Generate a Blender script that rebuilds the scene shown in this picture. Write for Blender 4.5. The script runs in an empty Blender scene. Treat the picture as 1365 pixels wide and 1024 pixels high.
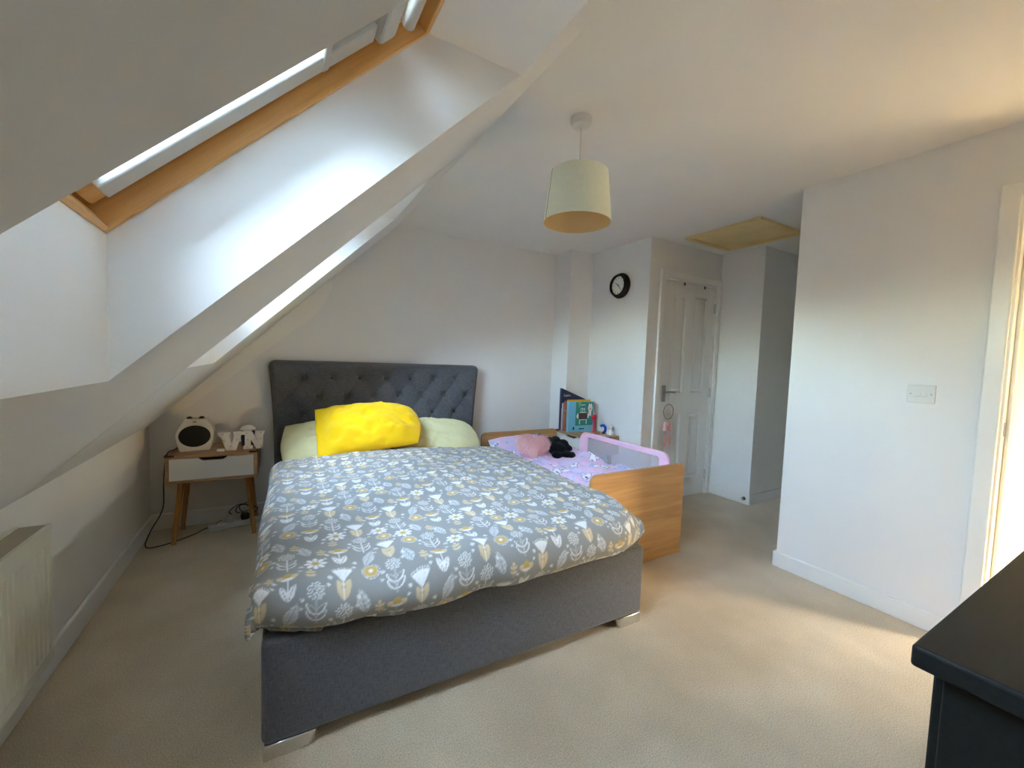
import bpy, bmesh, math, random
import numpy as np
from mathutils import Vector, Matrix

# ------------------------------------------------------------------ camera, world, lights, exposure
scene = bpy.context.scene
COL = scene.collection
rad = math.radians
H = 1.222
_ya, _pi, _ro = rad(30.033), rad(-3.239), rad(2.056)
_f = Vector((math.sin(_ya)*math.cos(_pi), math.cos(_ya)*math.cos(_pi), math.sin(_pi)))
_r = Vector((math.cos(_ya), -math.sin(_ya), 0)); _u = _r.cross(_f)
_R = math.cos(_ro)*_r + math.sin(_ro)*_u; _U = -math.sin(_ro)*_r + math.cos(_ro)*_u
cam_d = bpy.data.cameras.new('camera'); cam = bpy.data.objects.new('camera', cam_d); COL.objects.link(cam)
cam_d.sensor_fit = 'HORIZONTAL'; cam_d.sensor_width = 36.0; cam_d.lens = 542.4/1365*36.0
cam_d.clip_start = 0.02; cam_d.clip_end = 200
cam.matrix_world = Matrix(((_R.x, _U.x, -_f.x, 0), (_R.y, _U.y, -_f.y, 0), (_R.z, _U.z, -_f.z, H), (0, 0, 0, 1)))
scene.camera = cam

world = bpy.data.worlds.new('sky'); scene.world = world; world.use_nodes = True
_nt = world.node_tree; _nt.nodes.clear()
_sky = _nt.nodes.new('ShaderNodeTexSky'); _sky.sky_type = 'NISHITA'; _sky.sun_disc = False
_sky.sun_elevation = rad(28); _sky.sun_rotation = rad(160); _sky.air_density = 1.2; _sky.dust_density = 3.0; _sky.ozone_density = 1.0
_bg = _nt.nodes.new('ShaderNodeBackground'); _bg.inputs['Strength'].default_value = 3.8
_wo = _nt.nodes.new('ShaderNodeOutputWorld')
_mx = _nt.nodes.new('ShaderNodeMix'); _mx.data_type = 'RGBA'; _mx.inputs[0].default_value = 0.55; _mx.inputs[7].default_value = (0.30, 0.315, 0.31, 1)   # thin bright haze
_nt.links.new(_sky.outputs[0], _mx.inputs[6]); _nt.links.new(_mx.outputs[2], _bg.inputs[0]); _nt.links.new(_bg.outputs[0], _wo.inputs[0])

sun_d = bpy.data.lights.new('sun', 'SUN'); sun_d.energy = 14.5; sun_d.angle = rad(0.6); sun_d.color = (1.0, 0.92, 0.74)
sun = bpy.data.objects.new('sun', sun_d); COL.objects.link(sun)
sun.rotation_euler = Vector((-0.60, 1.0, -0.50)).to_track_quat('-Z', 'Y').to_euler(); sun.location = (6, -6, 6)

vs = scene.view_settings
vs.view_transform = 'Standard'; vs.look = 'None'; vs.gamma = 1.0; vs.use_curve_mapping = False
vs.exposure = 3.02
cy = scene.cycles
cy.use_denoising = True; cy.max_bounces = 14; cy.diffuse_bounces = 10; cy.glossy_bounces = 4
cy.transparent_max_bounces = 12; cy.sample_clamp_indirect = 0

def portal(name, center, u_axis, v_axis, w, h):
    d = bpy.data.lights.new(name, 'AREA'); d.shape = 'RECTANGLE'; d.size = w; d.size_y = h; d.cycles.is_portal = True
    o = bpy.data.objects.new(name, d); COL.objects.link(o)
    x = Vector(u_axis).normalized(); y = Vector(v_axis).normalized(); z = x.cross(y)
    o.matrix_world = Matrix(((x.x, y.x, z.x, center[0]), (x.y, y.y, z.y, center[1]), (x.z, y.z, z.z, center[2]), (0, 0, 0, 1)))
    return o

# ------------------------------------------------------------------ helpers
class MB:
    def __init__(s): s.v = []; s.f = []
    def add(s, vs_, fs):
        b = len(s.v); s.v += [tuple(p) for p in vs_]; s.f += [tuple(b+i for i in q) for q in fs]; return s
    def box(s, x0, x1, y0, y1, z0, z1):
        return s.add([(x0,y0,z0),(x1,y0,z0),(x1,y1,z0),(x0,y1,z0),(x0,y0,z1),(x1,y0,z1),(x1,y1,z1),(x0,y1,z1)],
                     [(3,2,1,0),(4,5,6,7),(0,1,5,4),(1,2,6,5),(2,3,7,6),(3,0,4,7)])
    def prism(s, poly, a0, a1, axis='y'):
        """polygon extruded along an axis; polygon points are (x,z) for y, (x,y) for z, (y,z) for x"""
        n = len(poly)
        def P(p, a):
            return (p[0], a, p[1]) if axis == 'y' else ((p[0], p[1], a) if axis == 'z' else (a, p[0], p[1]))
        vs_ = [P(p, a0) for p in poly] + [P(p, a1) for p in poly]
        fs = [tuple(range(n)), tuple(range(2*n-1, n-1, -1))] + [(i, n+i, n+(i+1) % n, (i+1) % n) for i in range(n)]
        return s.add(vs_, fs)
    def cyl(s, p0, p1, r0, r1=None, n=20, caps=True):
        r1 = r0 if r1 is None else r1
        p0 = Vector(p0); p1 = Vector(p1); d = (p1-p0).normalized()
        a = d.orthogonal().normalized(); b = d.cross(a)
        vs_ = []
        for p, r in ((p0, r0), (p1, r1)):
            for i in range(n):
                t = 2*math.pi*i/n; vs_.append(p + a*(r*math.cos(t)) + b*(r*math.sin(t)))
        fs = [(i, (i+1) % n, n+(i+1) % n, n+i) for i in range(n)]
        if caps: fs += [tuple(range(n-1, -1, -1)), tuple(range(n, 2*n))]
        return s.add(vs_, fs)
    def tube(s, pts, r, n=8, closed=False):
        pts = [Vector(p) for p in pts]; m = len(pts); vs_ = []; prev = None
        for i, p in enumerate(pts):
            q = (pts[(i+1) % m] - pts[i-1]) if (closed or 0 < i < m-1) else (pts[1]-pts[0] if i == 0 else pts[-1]-pts[-2])
            q = q.normalized() if q.length > 0 else Vector((0, 0, 1))
            a = q.orthogonal().normalized() if prev is None else (prev - q*prev.dot(q)).normalized()
            prev = a; b = q.cross(a)
            for k in range(n):
                t = 2*math.pi*k/n; vs_.append(p + a*(r*math.cos(t)) + b*(r*math.sin(t)))
        fs = []
        for i in range(m if closed else m-1):
            for k in range(n):
                i2 = (i+1) % m; k2 = (k+1) % n
                fs.append((i*n+k, i*n+k2, i2*n+k2, i2*n+k))
        if not closed: fs += [tuple(range(n-1, -1, -1)), tuple((m-1)*n+k for k in range(n))]
        return s.add(vs_, fs)
    def lathe(s, prof, c=(0, 0, 0), n=32, close=False):
        """prof: list of (r,z), turned about the z axis through c"""
        m = len(prof); vs_ = []
        for r, z in prof:
            for i in range(n):
                t = 2*math.pi*i/n; vs_.append((c[0]+r*math.cos(t), c[1]+r*math.sin(t), c[2]+z))
        fs = []
        for j in range(m if close else m-1):
            j2 = (j+1) % m
            for i in range(n): fs.append((j*n+i, j*n+(i+1) % n, j2*n+(i+1) % n, j2*n+i))
        return s.add(vs_, fs)
    def ball(s, c, r, nu=16, nv=10):
        rx, ry, rz = (r, r, r) if not hasattr(r, '__len__') else r
        vs_ = [(c[0], c[1], c[2]-rz)]
        for j in range(1, nv):
            a = math.pi*j/nv - math.pi/2
            for i in range(nu):
                t = 2*math.pi*i/nu
                vs_.append((c[0]+rx*math.cos(a)*math.cos(t), c[1]+ry*math.cos(a)*math.sin(t), c[2]+rz*math.sin(a)))
        vs_.append((c[0], c[1], c[2]+rz)); N = len(vs_)-1
        fs = [(0, 1+(i+1) % nu, 1+i) for i in range(nu)]
        for j in range(nv-2):
            for i in range(nu):
                a = 1+j*nu; fs.append((a+i, a+(i+1) % nu, a+nu+(i+1) % nu, a+nu+i))
        a = 1+(nv-2)*nu; fs += [(a+i, a+(i+1) % nu, N) for i in range(nu)]
        return s.add(vs_, fs)

def link(o, parent=None):
    COL.objects.link(o)
    if parent is not None: o.parent = parent
    return o

def obj(name, mb, mat, parent=None, smooth=False, bevel=0.0, seg=2, auto=None):
    me = bpy.data.meshes.new(name)
    me.from_pydata(mb.v, [], mb.f); me.validate()
    bm = bmesh.new(); bm.from_mesh(me)
    bmesh.ops.recalc_face_normals(bm, faces=bm.faces)
    if bevel > 0:
        es = [e for e in bm.edges if len(e.link_faces) == 2 and e.calc_face_angle(0) > 0.5]
        bmesh.ops.bevel(bm, geom=es, offset=bevel, segments=seg, affect='EDGES', profile=0.5, clamp_overlap=True)
    if auto is not None:
        for e in bm.edges:
            if len(e.link_faces) == 2 and e.calc_face_angle(0) > rad(auto): e.smooth = False
    bm.to_mesh(me); bm.free()
    if smooth or auto is not None:
        me.polygons.foreach_set('use_smooth', [True]*len(me.polygons))
    me.materials.append(mat)
    return link(bpy.data.objects.new(name, me), parent)

obj_ = obj
def share(name, src, parent, loc=(0, 0, 0), rot=(0, 0, 0)):
    o = bpy.data.objects.new(name, src.data); o.location = loc; o.rotation_euler = rot
    return link(o, parent)

def tag(o, label, cat, group=None, kind=None):
    o['label'] = label; o['category'] = cat
    if group: o['group'] = group
    if kind: o['kind'] = kind
    return o

def thing(name, label, cat, loc=(0, 0, 0), rotz=0.0, group=None, kind=None):
    o = bpy.data.objects.new(name, None); o.location = loc; o.rotation_euler = (0, 0, rotz); o.empty_display_size = 0.05
    link(o); return tag(o, label, cat, group, kind)

def grid_obj(name, P, mat, parent=None, colors=None, solid=0.0):
    """P: (n,m,3) numpy array -> smooth grid mesh, optional (n,m,3) colour attribute"""
    n, m = P.shape[:2]
    idx = np.arange(n*m).reshape(n, m)
    q = np.stack([idx[:-1, :-1], idx[1:, :-1], idx[1:, 1:], idx[:-1, 1:]], -1).reshape(-1, 4)
    me = bpy.data.meshes.new(name)
    me.vertices.add(n*m); me.vertices.foreach_set('co', P.reshape(-1).astype(np.float32))
    me.loops.add(q.size); me.loops.foreach_set('vertex_index', q.reshape(-1).astype(np.int32))
    me.polygons.add(len(q)); me.polygons.foreach_set('loop_start', np.arange(0, q.size, 4, dtype=np.int32))
    me.polygons.foreach_set('use_smooth', np.ones(len(q), dtype=bool))
    me.update(calc_edges=True)
    if colors is not None:
        at = me.attributes.new('print', 'FLOAT_COLOR', 'POINT')
        c4 = np.concatenate([colors.reshape(-1, 3), np.ones((n*m, 1))], 1)
        at.data.foreach_set('color', c4.reshape(-1).astype(np.float32))
    me.materials.append(mat)
    o = link(bpy.data.objects.new(name, me), parent)
    if solid:
        md = o.modifiers.new('thickness', 'SOLIDIFY'); md.thickness = solid; md.offset = -1
    return o

_rng = np.random.RandomState(7)
_perm = _rng.rand(256, 256)
def vnoise(x, y, sx=0, sy=0):
    x = np.asarray(x, float)+sx*17.3+40; y = np.asarray(y, float)+sy*11.7+40
    xi = np.floor(x).astype(int); yi = np.floor(y).astype(int); fx = x-xi; fy = y-yi
    fx = fx*fx*(3-2*fx); fy = fy*fy*(3-2*fy)
    g = lambda a, b: _perm[a % 256, b % 256]
    return ((g(xi, yi)*(1-fx)+g(xi+1, yi)*fx)*(1-fy) + (g(xi, yi+1)*(1-fx)+g(xi+1, yi+1)*fx)*fy)*2-1
def fbm(x, y, o=3, s=0):
    r = 0; a = 1.0; k = 1.0
    for i in range(o): r = r+a*vnoise(x*k, y*k, s+i, s*2+i); a *= 0.5; k *= 2.03
    return r
def ridge(x, y, s=0): return 1-np.abs(vnoise(x, y, s, s))

def srgb(r, g, b):
    f = lambda c: (c/255)/12.92 if c/255 <= 0.04045 else ((c/255+0.055)/1.055)**2.4
    return (f(r), f(g), f(b))

# ------------------------------------------------------------------ materials
MAT = {}
def pmat(name, col, rough=0.6, metal=0.0, noise=0.0, nscale=20.0, bump=0.0, bscale=200.0, stretch=(1, 1, 1), sheen=0.0, spec=0.5, col2=None, bdist=0.002):
    m = bpy.data.materials.new(name); m.use_nodes = True
    nt = m.node_tree; b = nt.nodes['Principled BSDF']
    b.inputs['Base Color'].default_value = (*col, 1); b.inputs['Roughness'].default_value = rough; b.inputs['Metallic'].default_value = metal
    b.inputs['Specular IOR Level'].default_value = spec
    if sheen: b.inputs['Sheen Weight'].default_value = sheen
    tc = nt.nodes.new('ShaderNodeTexCoord'); mp = nt.nodes.new('ShaderNodeMapping'); mp.inputs['Scale'].default_value = stretch
    nt.links.new(tc.outputs['Object'], mp.inputs[0])
    if noise or col2:
        n = nt.nodes.new('ShaderNodeTexNoise'); n.inputs['Scale'].default_value = nscale; n.inputs['Detail'].default_value = 6
        nt.links.new(mp.outputs[0], n.inputs['Vector'])
        cr = nt.nodes.new('ShaderNodeValToRGB'); nt.links.new(n.outputs['Fac'], cr.inputs[0])
        c2 = col2 if col2 else tuple(c*(1-noise) for c in col); c1 = col if col2 else tuple(min(1, c*(1+noise)) for c in col)
        cr.color_ramp.elements[0].color = (*c2, 1); cr.color_ramp.elements[1].color = (*c1, 1)
        cr.color_ramp.elements[0].position = 0.3; cr.color_ramp.elements[1].position = 0.7
        nt.links.new(cr.outputs[0], b.inputs['Base Color'])
    if bump:
        n2 = nt.nodes.new('ShaderNodeTexNoise'); n2.inputs['Scale'].default_value = bscale; n2.inputs['Detail'].default_value = 4
        nt.links.new(mp.outputs[0], n2.inputs['Vector'])
        bp = nt.nodes.new('ShaderNodeBump'); bp.inputs['Strength'].default_value = bump; bp.inputs['Distance'].default_value = bdist
        nt.links.new(n2.outputs['Fac'], bp.inputs['Height']); nt.links.new(bp.outputs[0], b.inputs['Normal'])
    MAT[name] = m; return m

def wood(name, dark, light, axis='x', rough=0.45, scale=1.0):
    m = bpy.data.materials.new(name); m.use_nodes = True; nt = m.node_tree; b = nt.nodes['Principled BSDF']
    tc = nt.nodes.new('ShaderNodeTexCoord'); mp = nt.nodes.new('ShaderNodeMapping')
    st = {'x': (1.2, 22, 22), 'y': (22, 1.2, 22), 'z': (22, 22, 1.2)}[axis]
    mp.inputs['Scale'].default_value = tuple(c*scale for c in st)
    nt.links.new(tc.outputs['Object'], mp.inputs[0])
    n = nt.nodes.new('ShaderNodeTexNoise'); n.inputs['Scale'].default_value = 1.0; n.inputs['Detail'].default_value = 8; n.inputs['Distortion'].default_value = 1.2
    nt.links.new(mp.outputs[0], n.inputs['Vector'])
    mp2 = nt.nodes.new('ShaderNodeMapping'); mp2.inputs['Scale'].default_value = tuple(c*scale*5 for c in st); nt.links.new(tc.outputs['Object'], mp2.inputs[0])
    n2 = nt.nodes.new('ShaderNodeTexNoise'); n2.inputs['Scale'].default_value = 1.0; n2.inputs['Detail'].default_value = 3; nt.links.new(mp2.outputs[0], n2.inputs['Vector'])
    mx = nt.nodes.new('ShaderNodeMath'); mx.operation = 'MULTIPLY_ADD'; mx.inputs[1].default_value = 0.35
    nt.links.new(n2.outputs['Fac'], mx.inputs[0]); nt.links.new(n.outputs['Fac'], mx.inputs[2])
    cr = nt.nodes.new('ShaderNodeValToRGB'); nt.links.new(mx.outputs[0], cr.inputs[0])
    cr.color_ramp.elements[0].position = 0.42; cr.color_ramp.elements[1].position = 0.86
    cr.color_ramp.elements[0].color = (*dark, 1); cr.color_ramp.elements[1].color = (*light, 1)
    nt.links.new(cr.outputs[0], b.inputs['Base Color']); b.inputs['Roughness'].default_value = rough
    bp = nt.nodes.new('ShaderNodeBump'); bp.inputs['Strength'].default_value = 0.08; bp.inputs['Distance'].default_value = 0.001
    nt.links.new(mx.outputs[0], bp.inputs['Height']); nt.links.new(bp.outputs[0], b.inputs['Normal'])
    MAT[name] = m; return m

def printed(name, rough=0.85, sheen=0.15, bump=0.15):
    m = bpy.data.materials.new(name); m.use_nodes = True; nt = m.node_tree; b = nt.nodes['Principled BSDF']
    at = nt.nodes.new('ShaderNodeAttribute'); at.attribute_name = 'print'
    nt.links.new(at.outputs['Color'], b.inputs['Base Color']); b.inputs['Roughness'].default_value = rough; b.inputs['Sheen Weight'].default_value = sheen
    b.inputs['Specular IOR Level'].default_value = 0.3
    tc = nt.nodes.new('ShaderNodeTexCoord'); n = nt.nodes.new('ShaderNodeTexNoise'); n.inputs['Scale'].default_value = 60; n.inputs['Detail'].default_value = 5
    nt.links.new(tc.outputs['Object'], n.inputs['Vector'])
    bp = nt.nodes.new('ShaderNodeBump'); bp.inputs['Strength'].default_value = bump; bp.inputs['Distance'].default_value = 0.004
    nt.links.new(n.outputs['Fac'], bp.inputs['Height']); nt.links.new(bp.outputs[0], b.inputs['Normal'])
    MAT[name] = m; return m

def weave(name, c1, c2, scale=160.0, rough=0.9):
    """slubby woven upholstery: two crossed stretched noises"""
    m = bpy.data.materials.new(name); m.use_nodes = True; nt = m.node_tree; b = nt.nodes['Principled BSDF']
    tc = nt.nodes.new('ShaderNodeTexCoord'); outs = []
    for st in ((0.12, 0.12, 1.0), (1.0, 1.0, 0.12)):
        mp = nt.nodes.new('ShaderNodeMapping'); mp.inputs['Scale'].default_value = tuple(scale*k for k in st); nt.links.new(tc.outputs['Object'], mp.inputs[0])
        n = nt.nodes.new('ShaderNodeTexNoise'); n.inputs['Scale'].default_value = 1.0; n.inputs['Detail'].default_value = 3; nt.links.new(mp.outputs[0], n.inputs['Vector']); outs.append(n)
    mx = nt.nodes.new('ShaderNodeMath'); mx.operation = 'ADD'; nt.links.new(outs[0].outputs['Fac'], mx.inputs[0]); nt.links.new(outs[1].outputs['Fac'], mx.inputs[1])
    mr = nt.nodes.new('ShaderNodeMapRange'); mr.inputs[1].default_value = 0.7; mr.inputs[2].default_value = 1.3; nt.links.new(mx.outputs[0], mr.inputs[0])
    mix = nt.nodes.new('ShaderNodeMix'); mix.data_type = 'RGBA'; nt.links.new(mr.outputs[0], mix.inputs[0])
    mix.inputs[6].default_value = (*c1, 1); mix.inputs[7].default_value = (*c2, 1); nt.links.new(mix.outputs[2], b.inputs['Base Color'])
    b.inputs['Roughness'].default_value = rough; b.inputs['Sheen Weight'].default_value = 0.25; b.inputs['Specular IOR Level'].default_value = 0.2
    bp = nt.nodes.new('ShaderNodeBump'); bp.inputs['Strength'].default_value = 0.3; bp.inputs['Distance'].default_value = 0.002
    nt.links.new(mx.outputs[0], bp.inputs['Height']); nt.links.new(bp.outputs[0], b.inputs['Normal'])
    MAT[name] = m; return m

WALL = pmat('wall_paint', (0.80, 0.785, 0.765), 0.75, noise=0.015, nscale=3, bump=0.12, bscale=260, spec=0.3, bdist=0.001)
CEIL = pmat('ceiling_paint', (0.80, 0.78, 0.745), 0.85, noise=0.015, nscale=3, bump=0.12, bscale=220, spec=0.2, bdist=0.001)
SLOPE_SHADED = pmat('slope_paint_shaded', (0.70, 0.685, 0.655), 0.85, noise=0.015, nscale=3, bump=0.12, bscale=220, spec=0.2, bdist=0.001)
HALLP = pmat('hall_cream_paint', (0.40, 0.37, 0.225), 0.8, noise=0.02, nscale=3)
GLOSS = pmat('white_gloss', (0.82, 0.81, 0.78), 0.35, noise=0.02, nscale=6)
DOORW = pmat('door_white', (0.80, 0.78, 0.74), 0.4, noise=0.02, nscale=8, bump=0.1, bscale=120, stretch=(6, 6, 0.6), bdist=0.0006)
PINE = wood('pine_frame', srgb(198, 140, 70), srgb(234, 188, 120), 'x', 0.4, 0.9)
PINE_Y = wood('pine_cross_grain', srgb(198, 140, 70), srgb(234, 188, 120), 'y', 0.4, 0.9)
OAK = wood('oak_panel', srgb(170, 124, 70), srgb(204, 158, 98), 'x', 0.4, 0.8)
OAK_Z = wood('oak_leg', srgb(150, 98, 44), srgb(196, 142, 78), 'z', 0.4, 1.0)
OAKTOP = wood('oak_box', srgb(150, 112, 78), srgb(186, 146, 106), 'x', 0.45, 0.8)
HATCH = pmat('yellowed_plywood', srgb(232, 206, 146), 0.6, noise=0.06, nscale=6, col2=srgb(222, 194, 130))
GREYF = weave('charcoal_weave', srgb(72, 72, 76), srgb(102, 102, 106), 330.0)
CHROME = pmat('chrome', (0.75, 0.75, 0.74), 0.12, metal=1.0)
NICKEL = pmat('brushed_nickel', (0.42, 0.40, 0.37), 0.3, metal=1.0)
BLACKW = pmat('black_wood', (0.010, 0.010, 0.009), 0.55, spec=0.35, noise=0.3, nscale=12, stretch=(1, 8, 8), bump=0.1, bscale=40, bdist=0.0006)
BLACKP = pmat('black_plastic', (0.006, 0.006, 0.007), 0.35)
BLACKM = pmat('black_grille', (0.004, 0.004, 0.005), 0.65, bump=0.4, bscale=700)
WHITEP = pmat('white_plastic', (0.72, 0.71, 0.68), 0.35)
CREAMP = pmat('cream_plastic', (0.66, 0.63, 0.55), 0.4)
RADW = pmat('radiator_enamel', (0.72, 0.70, 0.60), 0.35)
RADTOP = pmat('radiator_shaded_top', (0.44, 0.39, 0.31), 0.6)  # browner than the enamel, shade on the top grille put into its colour
SHADE = pmat('sage_shade_fabric', srgb(234, 238, 216), 0.9, noise=0.02, nscale=60, bump=0.1, bscale=500, sheen=0.1)
SHADEIN = pmat('gold_lining', srgb(232, 206, 158), 0.35, metal=0.35)
BROWNR = pmat('brown_rubber', srgb(58, 44, 36), 0.7)
YELLOW = pmat('mustard_cotton', srgb(240, 196, 14), 0.85, sheen=0.2, bump=0.15, bscale=90, spec=0.2)
LEMON = pmat('pale_lemon_cotton', srgb(224, 218, 168), 0.85, sheen=0.15, bump=0.15, bscale=90, spec=0.2)
PINKB = pmat('pink_piping', srgb(240, 196, 216), 0.7, noise=0.03, nscale=30, spec=0.3)
FURP = pmat('dusty_pink_fur', srgb(240, 200, 198), 0.95, noise=0.1, nscale=60, sheen=0.5, spec=0.1)
BLACKF = pmat('black_plush', (0.006, 0.006, 0.007), 0.95, sheen=0.1, bump=0.6, bscale=260, spec=0.1)
MATTR = pmat('mattress_ticking', (0.7, 0.69, 0.66), 0.9)
FLORAL = printed('floral_print_cotton'); UNI = printed('pastel_print_cotton')
SKYB = pmat('sky_blue_card', srgb(120, 196, 222), 0.5); TEAL = pmat('teal_card', srgb(38, 146, 132), 0.5, noise=0.06, nscale=30)
YEL2 = pmat('yellow_card', srgb(240, 186, 30), 0.5); NAVY = pmat('navy_card', srgb(38, 46, 80), 0.5)
ORANGE = pmat('orange_card', srgb(206, 110, 60), 0.5); PAPER = pmat('paper', srgb(226, 222, 208), 0.8); LILAC = pmat('lilac_card', srgb(150, 120, 150), 0.5)
LIME = pmat('lime_card', srgb(150, 176, 40), 0.5)
RED = pmat('red_plastic', srgb(214, 34, 70), 0.4); BLUE = pmat('blue_plastic', srgb(24, 84, 178), 0.4); DKBLUE = pmat('dark_blue_plastic', srgb(30, 40, 78), 0.5)
GREYD = pmat('dark_print', srgb(62, 60, 62), 0.6); WHITEC = pmat('white_print', srgb(236, 236, 232), 0.6)
PINKT = pmat('dusty_pink_thread', srgb(232, 176, 170), 0.9); THREAD = pmat('pale_thread', srgb(196, 180, 168), 0.9); HOOP = pmat('rose_brown_hoop', srgb(140, 96, 88), 0.7)
RUBBER = pmat('black_rubber', (0.012, 0.012, 0.014), 0.6)
BLINDF = pmat('blackout_blind_cloth', (0.55, 0.54, 0.5), 0.9)
GREYST = pmat('grey_blind_rail', (0.55, 0.56, 0.54), 0.35, metal=0.2)

def glass_mat():
    m = bpy.data.materials.new('window_glass'); m.use_nodes = True; nt = m.node_tree; nt.nodes.clear()
    t = nt.nodes.new('ShaderNodeBsdfTransparent'); t.inputs[0].default_value = (0.93, 0.97, 0.96, 1)
    g = nt.nodes.new('ShaderNodeBsdfGlossy'); g.inputs['Roughness'].default_value = 0.02
    fr = nt.nodes.new('ShaderNodeFresnel'); fr.inputs[0].default_value = 1.45
    mx = nt.nodes.new('ShaderNodeMixShader'); o = nt.nodes.new('ShaderNodeOutputMaterial')
    nt.links.new(fr.outputs[0], mx.inputs[0]); nt.links.new(t.outputs[0], mx.inputs[1]); nt.links.new(g.outputs[0], mx.inputs[2]); nt.links.new(mx.outputs[0], o.inputs[0])
    return m
GLASS = glass_mat()
def mesh_mat():
    """fine white netting: holes let light through"""
    m = bpy.data.materials.new('guard_netting'); m.use_nodes = True; nt = m.node_tree
    b = nt.nodes['Principled BSDF']; b.inputs['Base Color'].default_value = (0.75, 0.72, 0.78, 1); b.inputs['Roughness'].default_value = 0.9
    t = nt.nodes.new('ShaderNodeBsdfTransparent'); mx = nt.nodes.new('ShaderNodeMixShader'); mx.inputs[0].default_value = 0.30
    o = nt.nodes['Material Output']; nt.links.new(t.outputs[0], mx.inputs[1]); nt.links.new(b.outputs[0], mx.inputs[2]); nt.links.new(mx.outputs[0], o.inputs[0])
    return m
NETTING = mesh_mat()
def carpet_mat():
    m = bpy.data.materials.new('beige_carpet'); m.use_nodes = True; nt = m.node_tree; b = nt.nodes['Principled BSDF']
    tc = nt.nodes.new('ShaderNodeTexCoord')
    def noise(s, d=4):
        n = nt.nodes.new('ShaderNodeTexNoise'); n.inputs['Scale'].default_value = s; n.inputs['Detail'].default_value = d; nt.links.new(tc.outputs['Object'], n.inputs['Vector']); return n
    nf = noise(230, 4); nm = noise(3.2, 5); nb = noise(26, 4)
    cr = nt.nodes.new('ShaderNodeValToRGB'); nt.links.new(nm.outputs['Fac'], cr.inputs[0])
    cr.color_ramp.elements[0].position = 0.35; cr.color_ramp.elements[1].position = 0.65
    cr.color_ramp.elements[0].color = (*srgb(214, 194, 162), 1); cr.color_ramp.elements[1].color = (*srgb(230, 210, 178), 1)
    cr2 = nt.nodes.new('ShaderNodeValToRGB'); nt.links.new(nf.outputs['Fac'], cr2.inputs[0])
    cr2.color_ramp.elements[0].position = 0.3; cr2.color_ramp.elements[1].position = 0.7
    cr2.color_ramp.elements[0].color = (0.62, 0.61, 0.60, 1); cr2.color_ramp.elements[1].color = (1, 1, 1, 1)
    mul = nt.nodes.new('ShaderNodeMix'); mul.data_type = 'RGBA'; mul.blend_type = 'MULTIPLY'; mul.inputs[0].default_value = 1
    nt.links.new(cr.outputs[0], mul.inputs[6]); nt.links.new(cr2.outputs[0], mul.inputs[7]); nt.links.new(mul.outputs[2], b.inputs['Base Color'])
    b.inputs['Roughness'].default_value = 1.0; b.inputs['Specular IOR Level'].default_value = 0.05; b.inputs['Sheen Weight'].default_value = 0.3
    add = nt.nodes.new('ShaderNodeMath'); add.operation = 'MULTIPLY_ADD'; add.inputs[1].default_value = 0.7
    nt.links.new(nb.outputs['Fac'], add.inputs[0]); nt.links.new(nf.outputs['Fac'], add.inputs[2])
    bp = nt.nodes.new('ShaderNodeBump'); bp.inputs['Strength'].default_value = 0.6; bp.inputs['Distance'].default_value = 0.006
    nt.links.new(add.outputs[0], bp.inputs['Height']); nt.links.new(bp.outputs[0], b.inputs['Normal'])
    return m
CARPET = carpet_mat()

# ------------------------------------------------------------------ room shell
XL, XR, ZC = -0.735, 2.713, 2.305
XS = 0.857                                   # where the slope meets the flat ceiling
YF = -0.45                                   # wall behind the camera
def back_y(x): return 3.51 - 0.0285*(x - XL)
def struct(name, mb, mat, label, cat, **k):
    o = obj(name, mb, mat, **k); return tag(o, label, cat, kind='structure')

struct('floor', MB().box(-1.0, 5.8, -1.5, 3.8, -0.1, 0.0), CARPET, 'beige cut pile carpet covering the whole floor', 'floor')
struct('ceiling', MB().box(XS, 5.8, -1.5, 3.8, ZC, ZC+0.45), CEIL, 'flat off-white ceiling above the bed and corridor', 'ceiling')
W1 = (0.397, 1.108); W2 = (1.925, 2.655)     # openings of the two roof windows along the room
XO0, XO1 = -0.292, 0.638                     # lower and upper edges of the openings
K0, KF, KR = 1.445, 1.735, 1.93              # z - x of the inner slope, the window frames, the roof outside
sl = MB()
full = [(XL-0.2, XL-0.2+K0), (XS, ZC), (XS, XS+KR), (XL-0.2, XL-0.2+KR)]
for a, b in ((-1.5, W1[0]), (W1[1], W2[0]), (W2[1], 3.8)): sl.prism(full, a, b)
xt = XO1+K0-KF                               # x where the level head of the opening meets the frame
dk = (KR-KF)/2
for a, b in (W1, W2):
    sl.prism([(XL-0.2, XL-0.2+K0), (XO0, XO0+K0), (XO0, XO0+KF), (XO0-dk, XO0+KF+dk), (XL-0.2, XL-0.2+KR)], a, b)
    sl.prism([(XO1, XO1+K0), (XS, ZC), (XS, XS+KR), (xt-dk, xt+KF+dk), (xt, xt+KF)], a, b)
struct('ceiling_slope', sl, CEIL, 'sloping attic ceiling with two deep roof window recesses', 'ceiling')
_cs = bpy.data.objects['ceiling_slope'].data; _cs.materials.append(SLOPE_SHADED)       # slope faces coloured darker for the shade on them, paint matches the recesses
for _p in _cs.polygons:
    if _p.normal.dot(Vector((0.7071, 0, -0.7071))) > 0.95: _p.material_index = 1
struct('wall_left', MB().box(XL-0.2, XL, -1.5, 3.8, 0, 1.3), WALL, 'low knee wall behind the radiator under the sloping ceiling', 'wall')
struct('wall_back', MB().prism([(XL-0.2, back_y(XL-0.2)), (2.44, back_y(2.44)), (2.44, 3.75), (XL-0.2, 3.75)], 0, 2.6, 'z'), WALL, 'off-white wall behind the grey headboard', 'wall')
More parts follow.
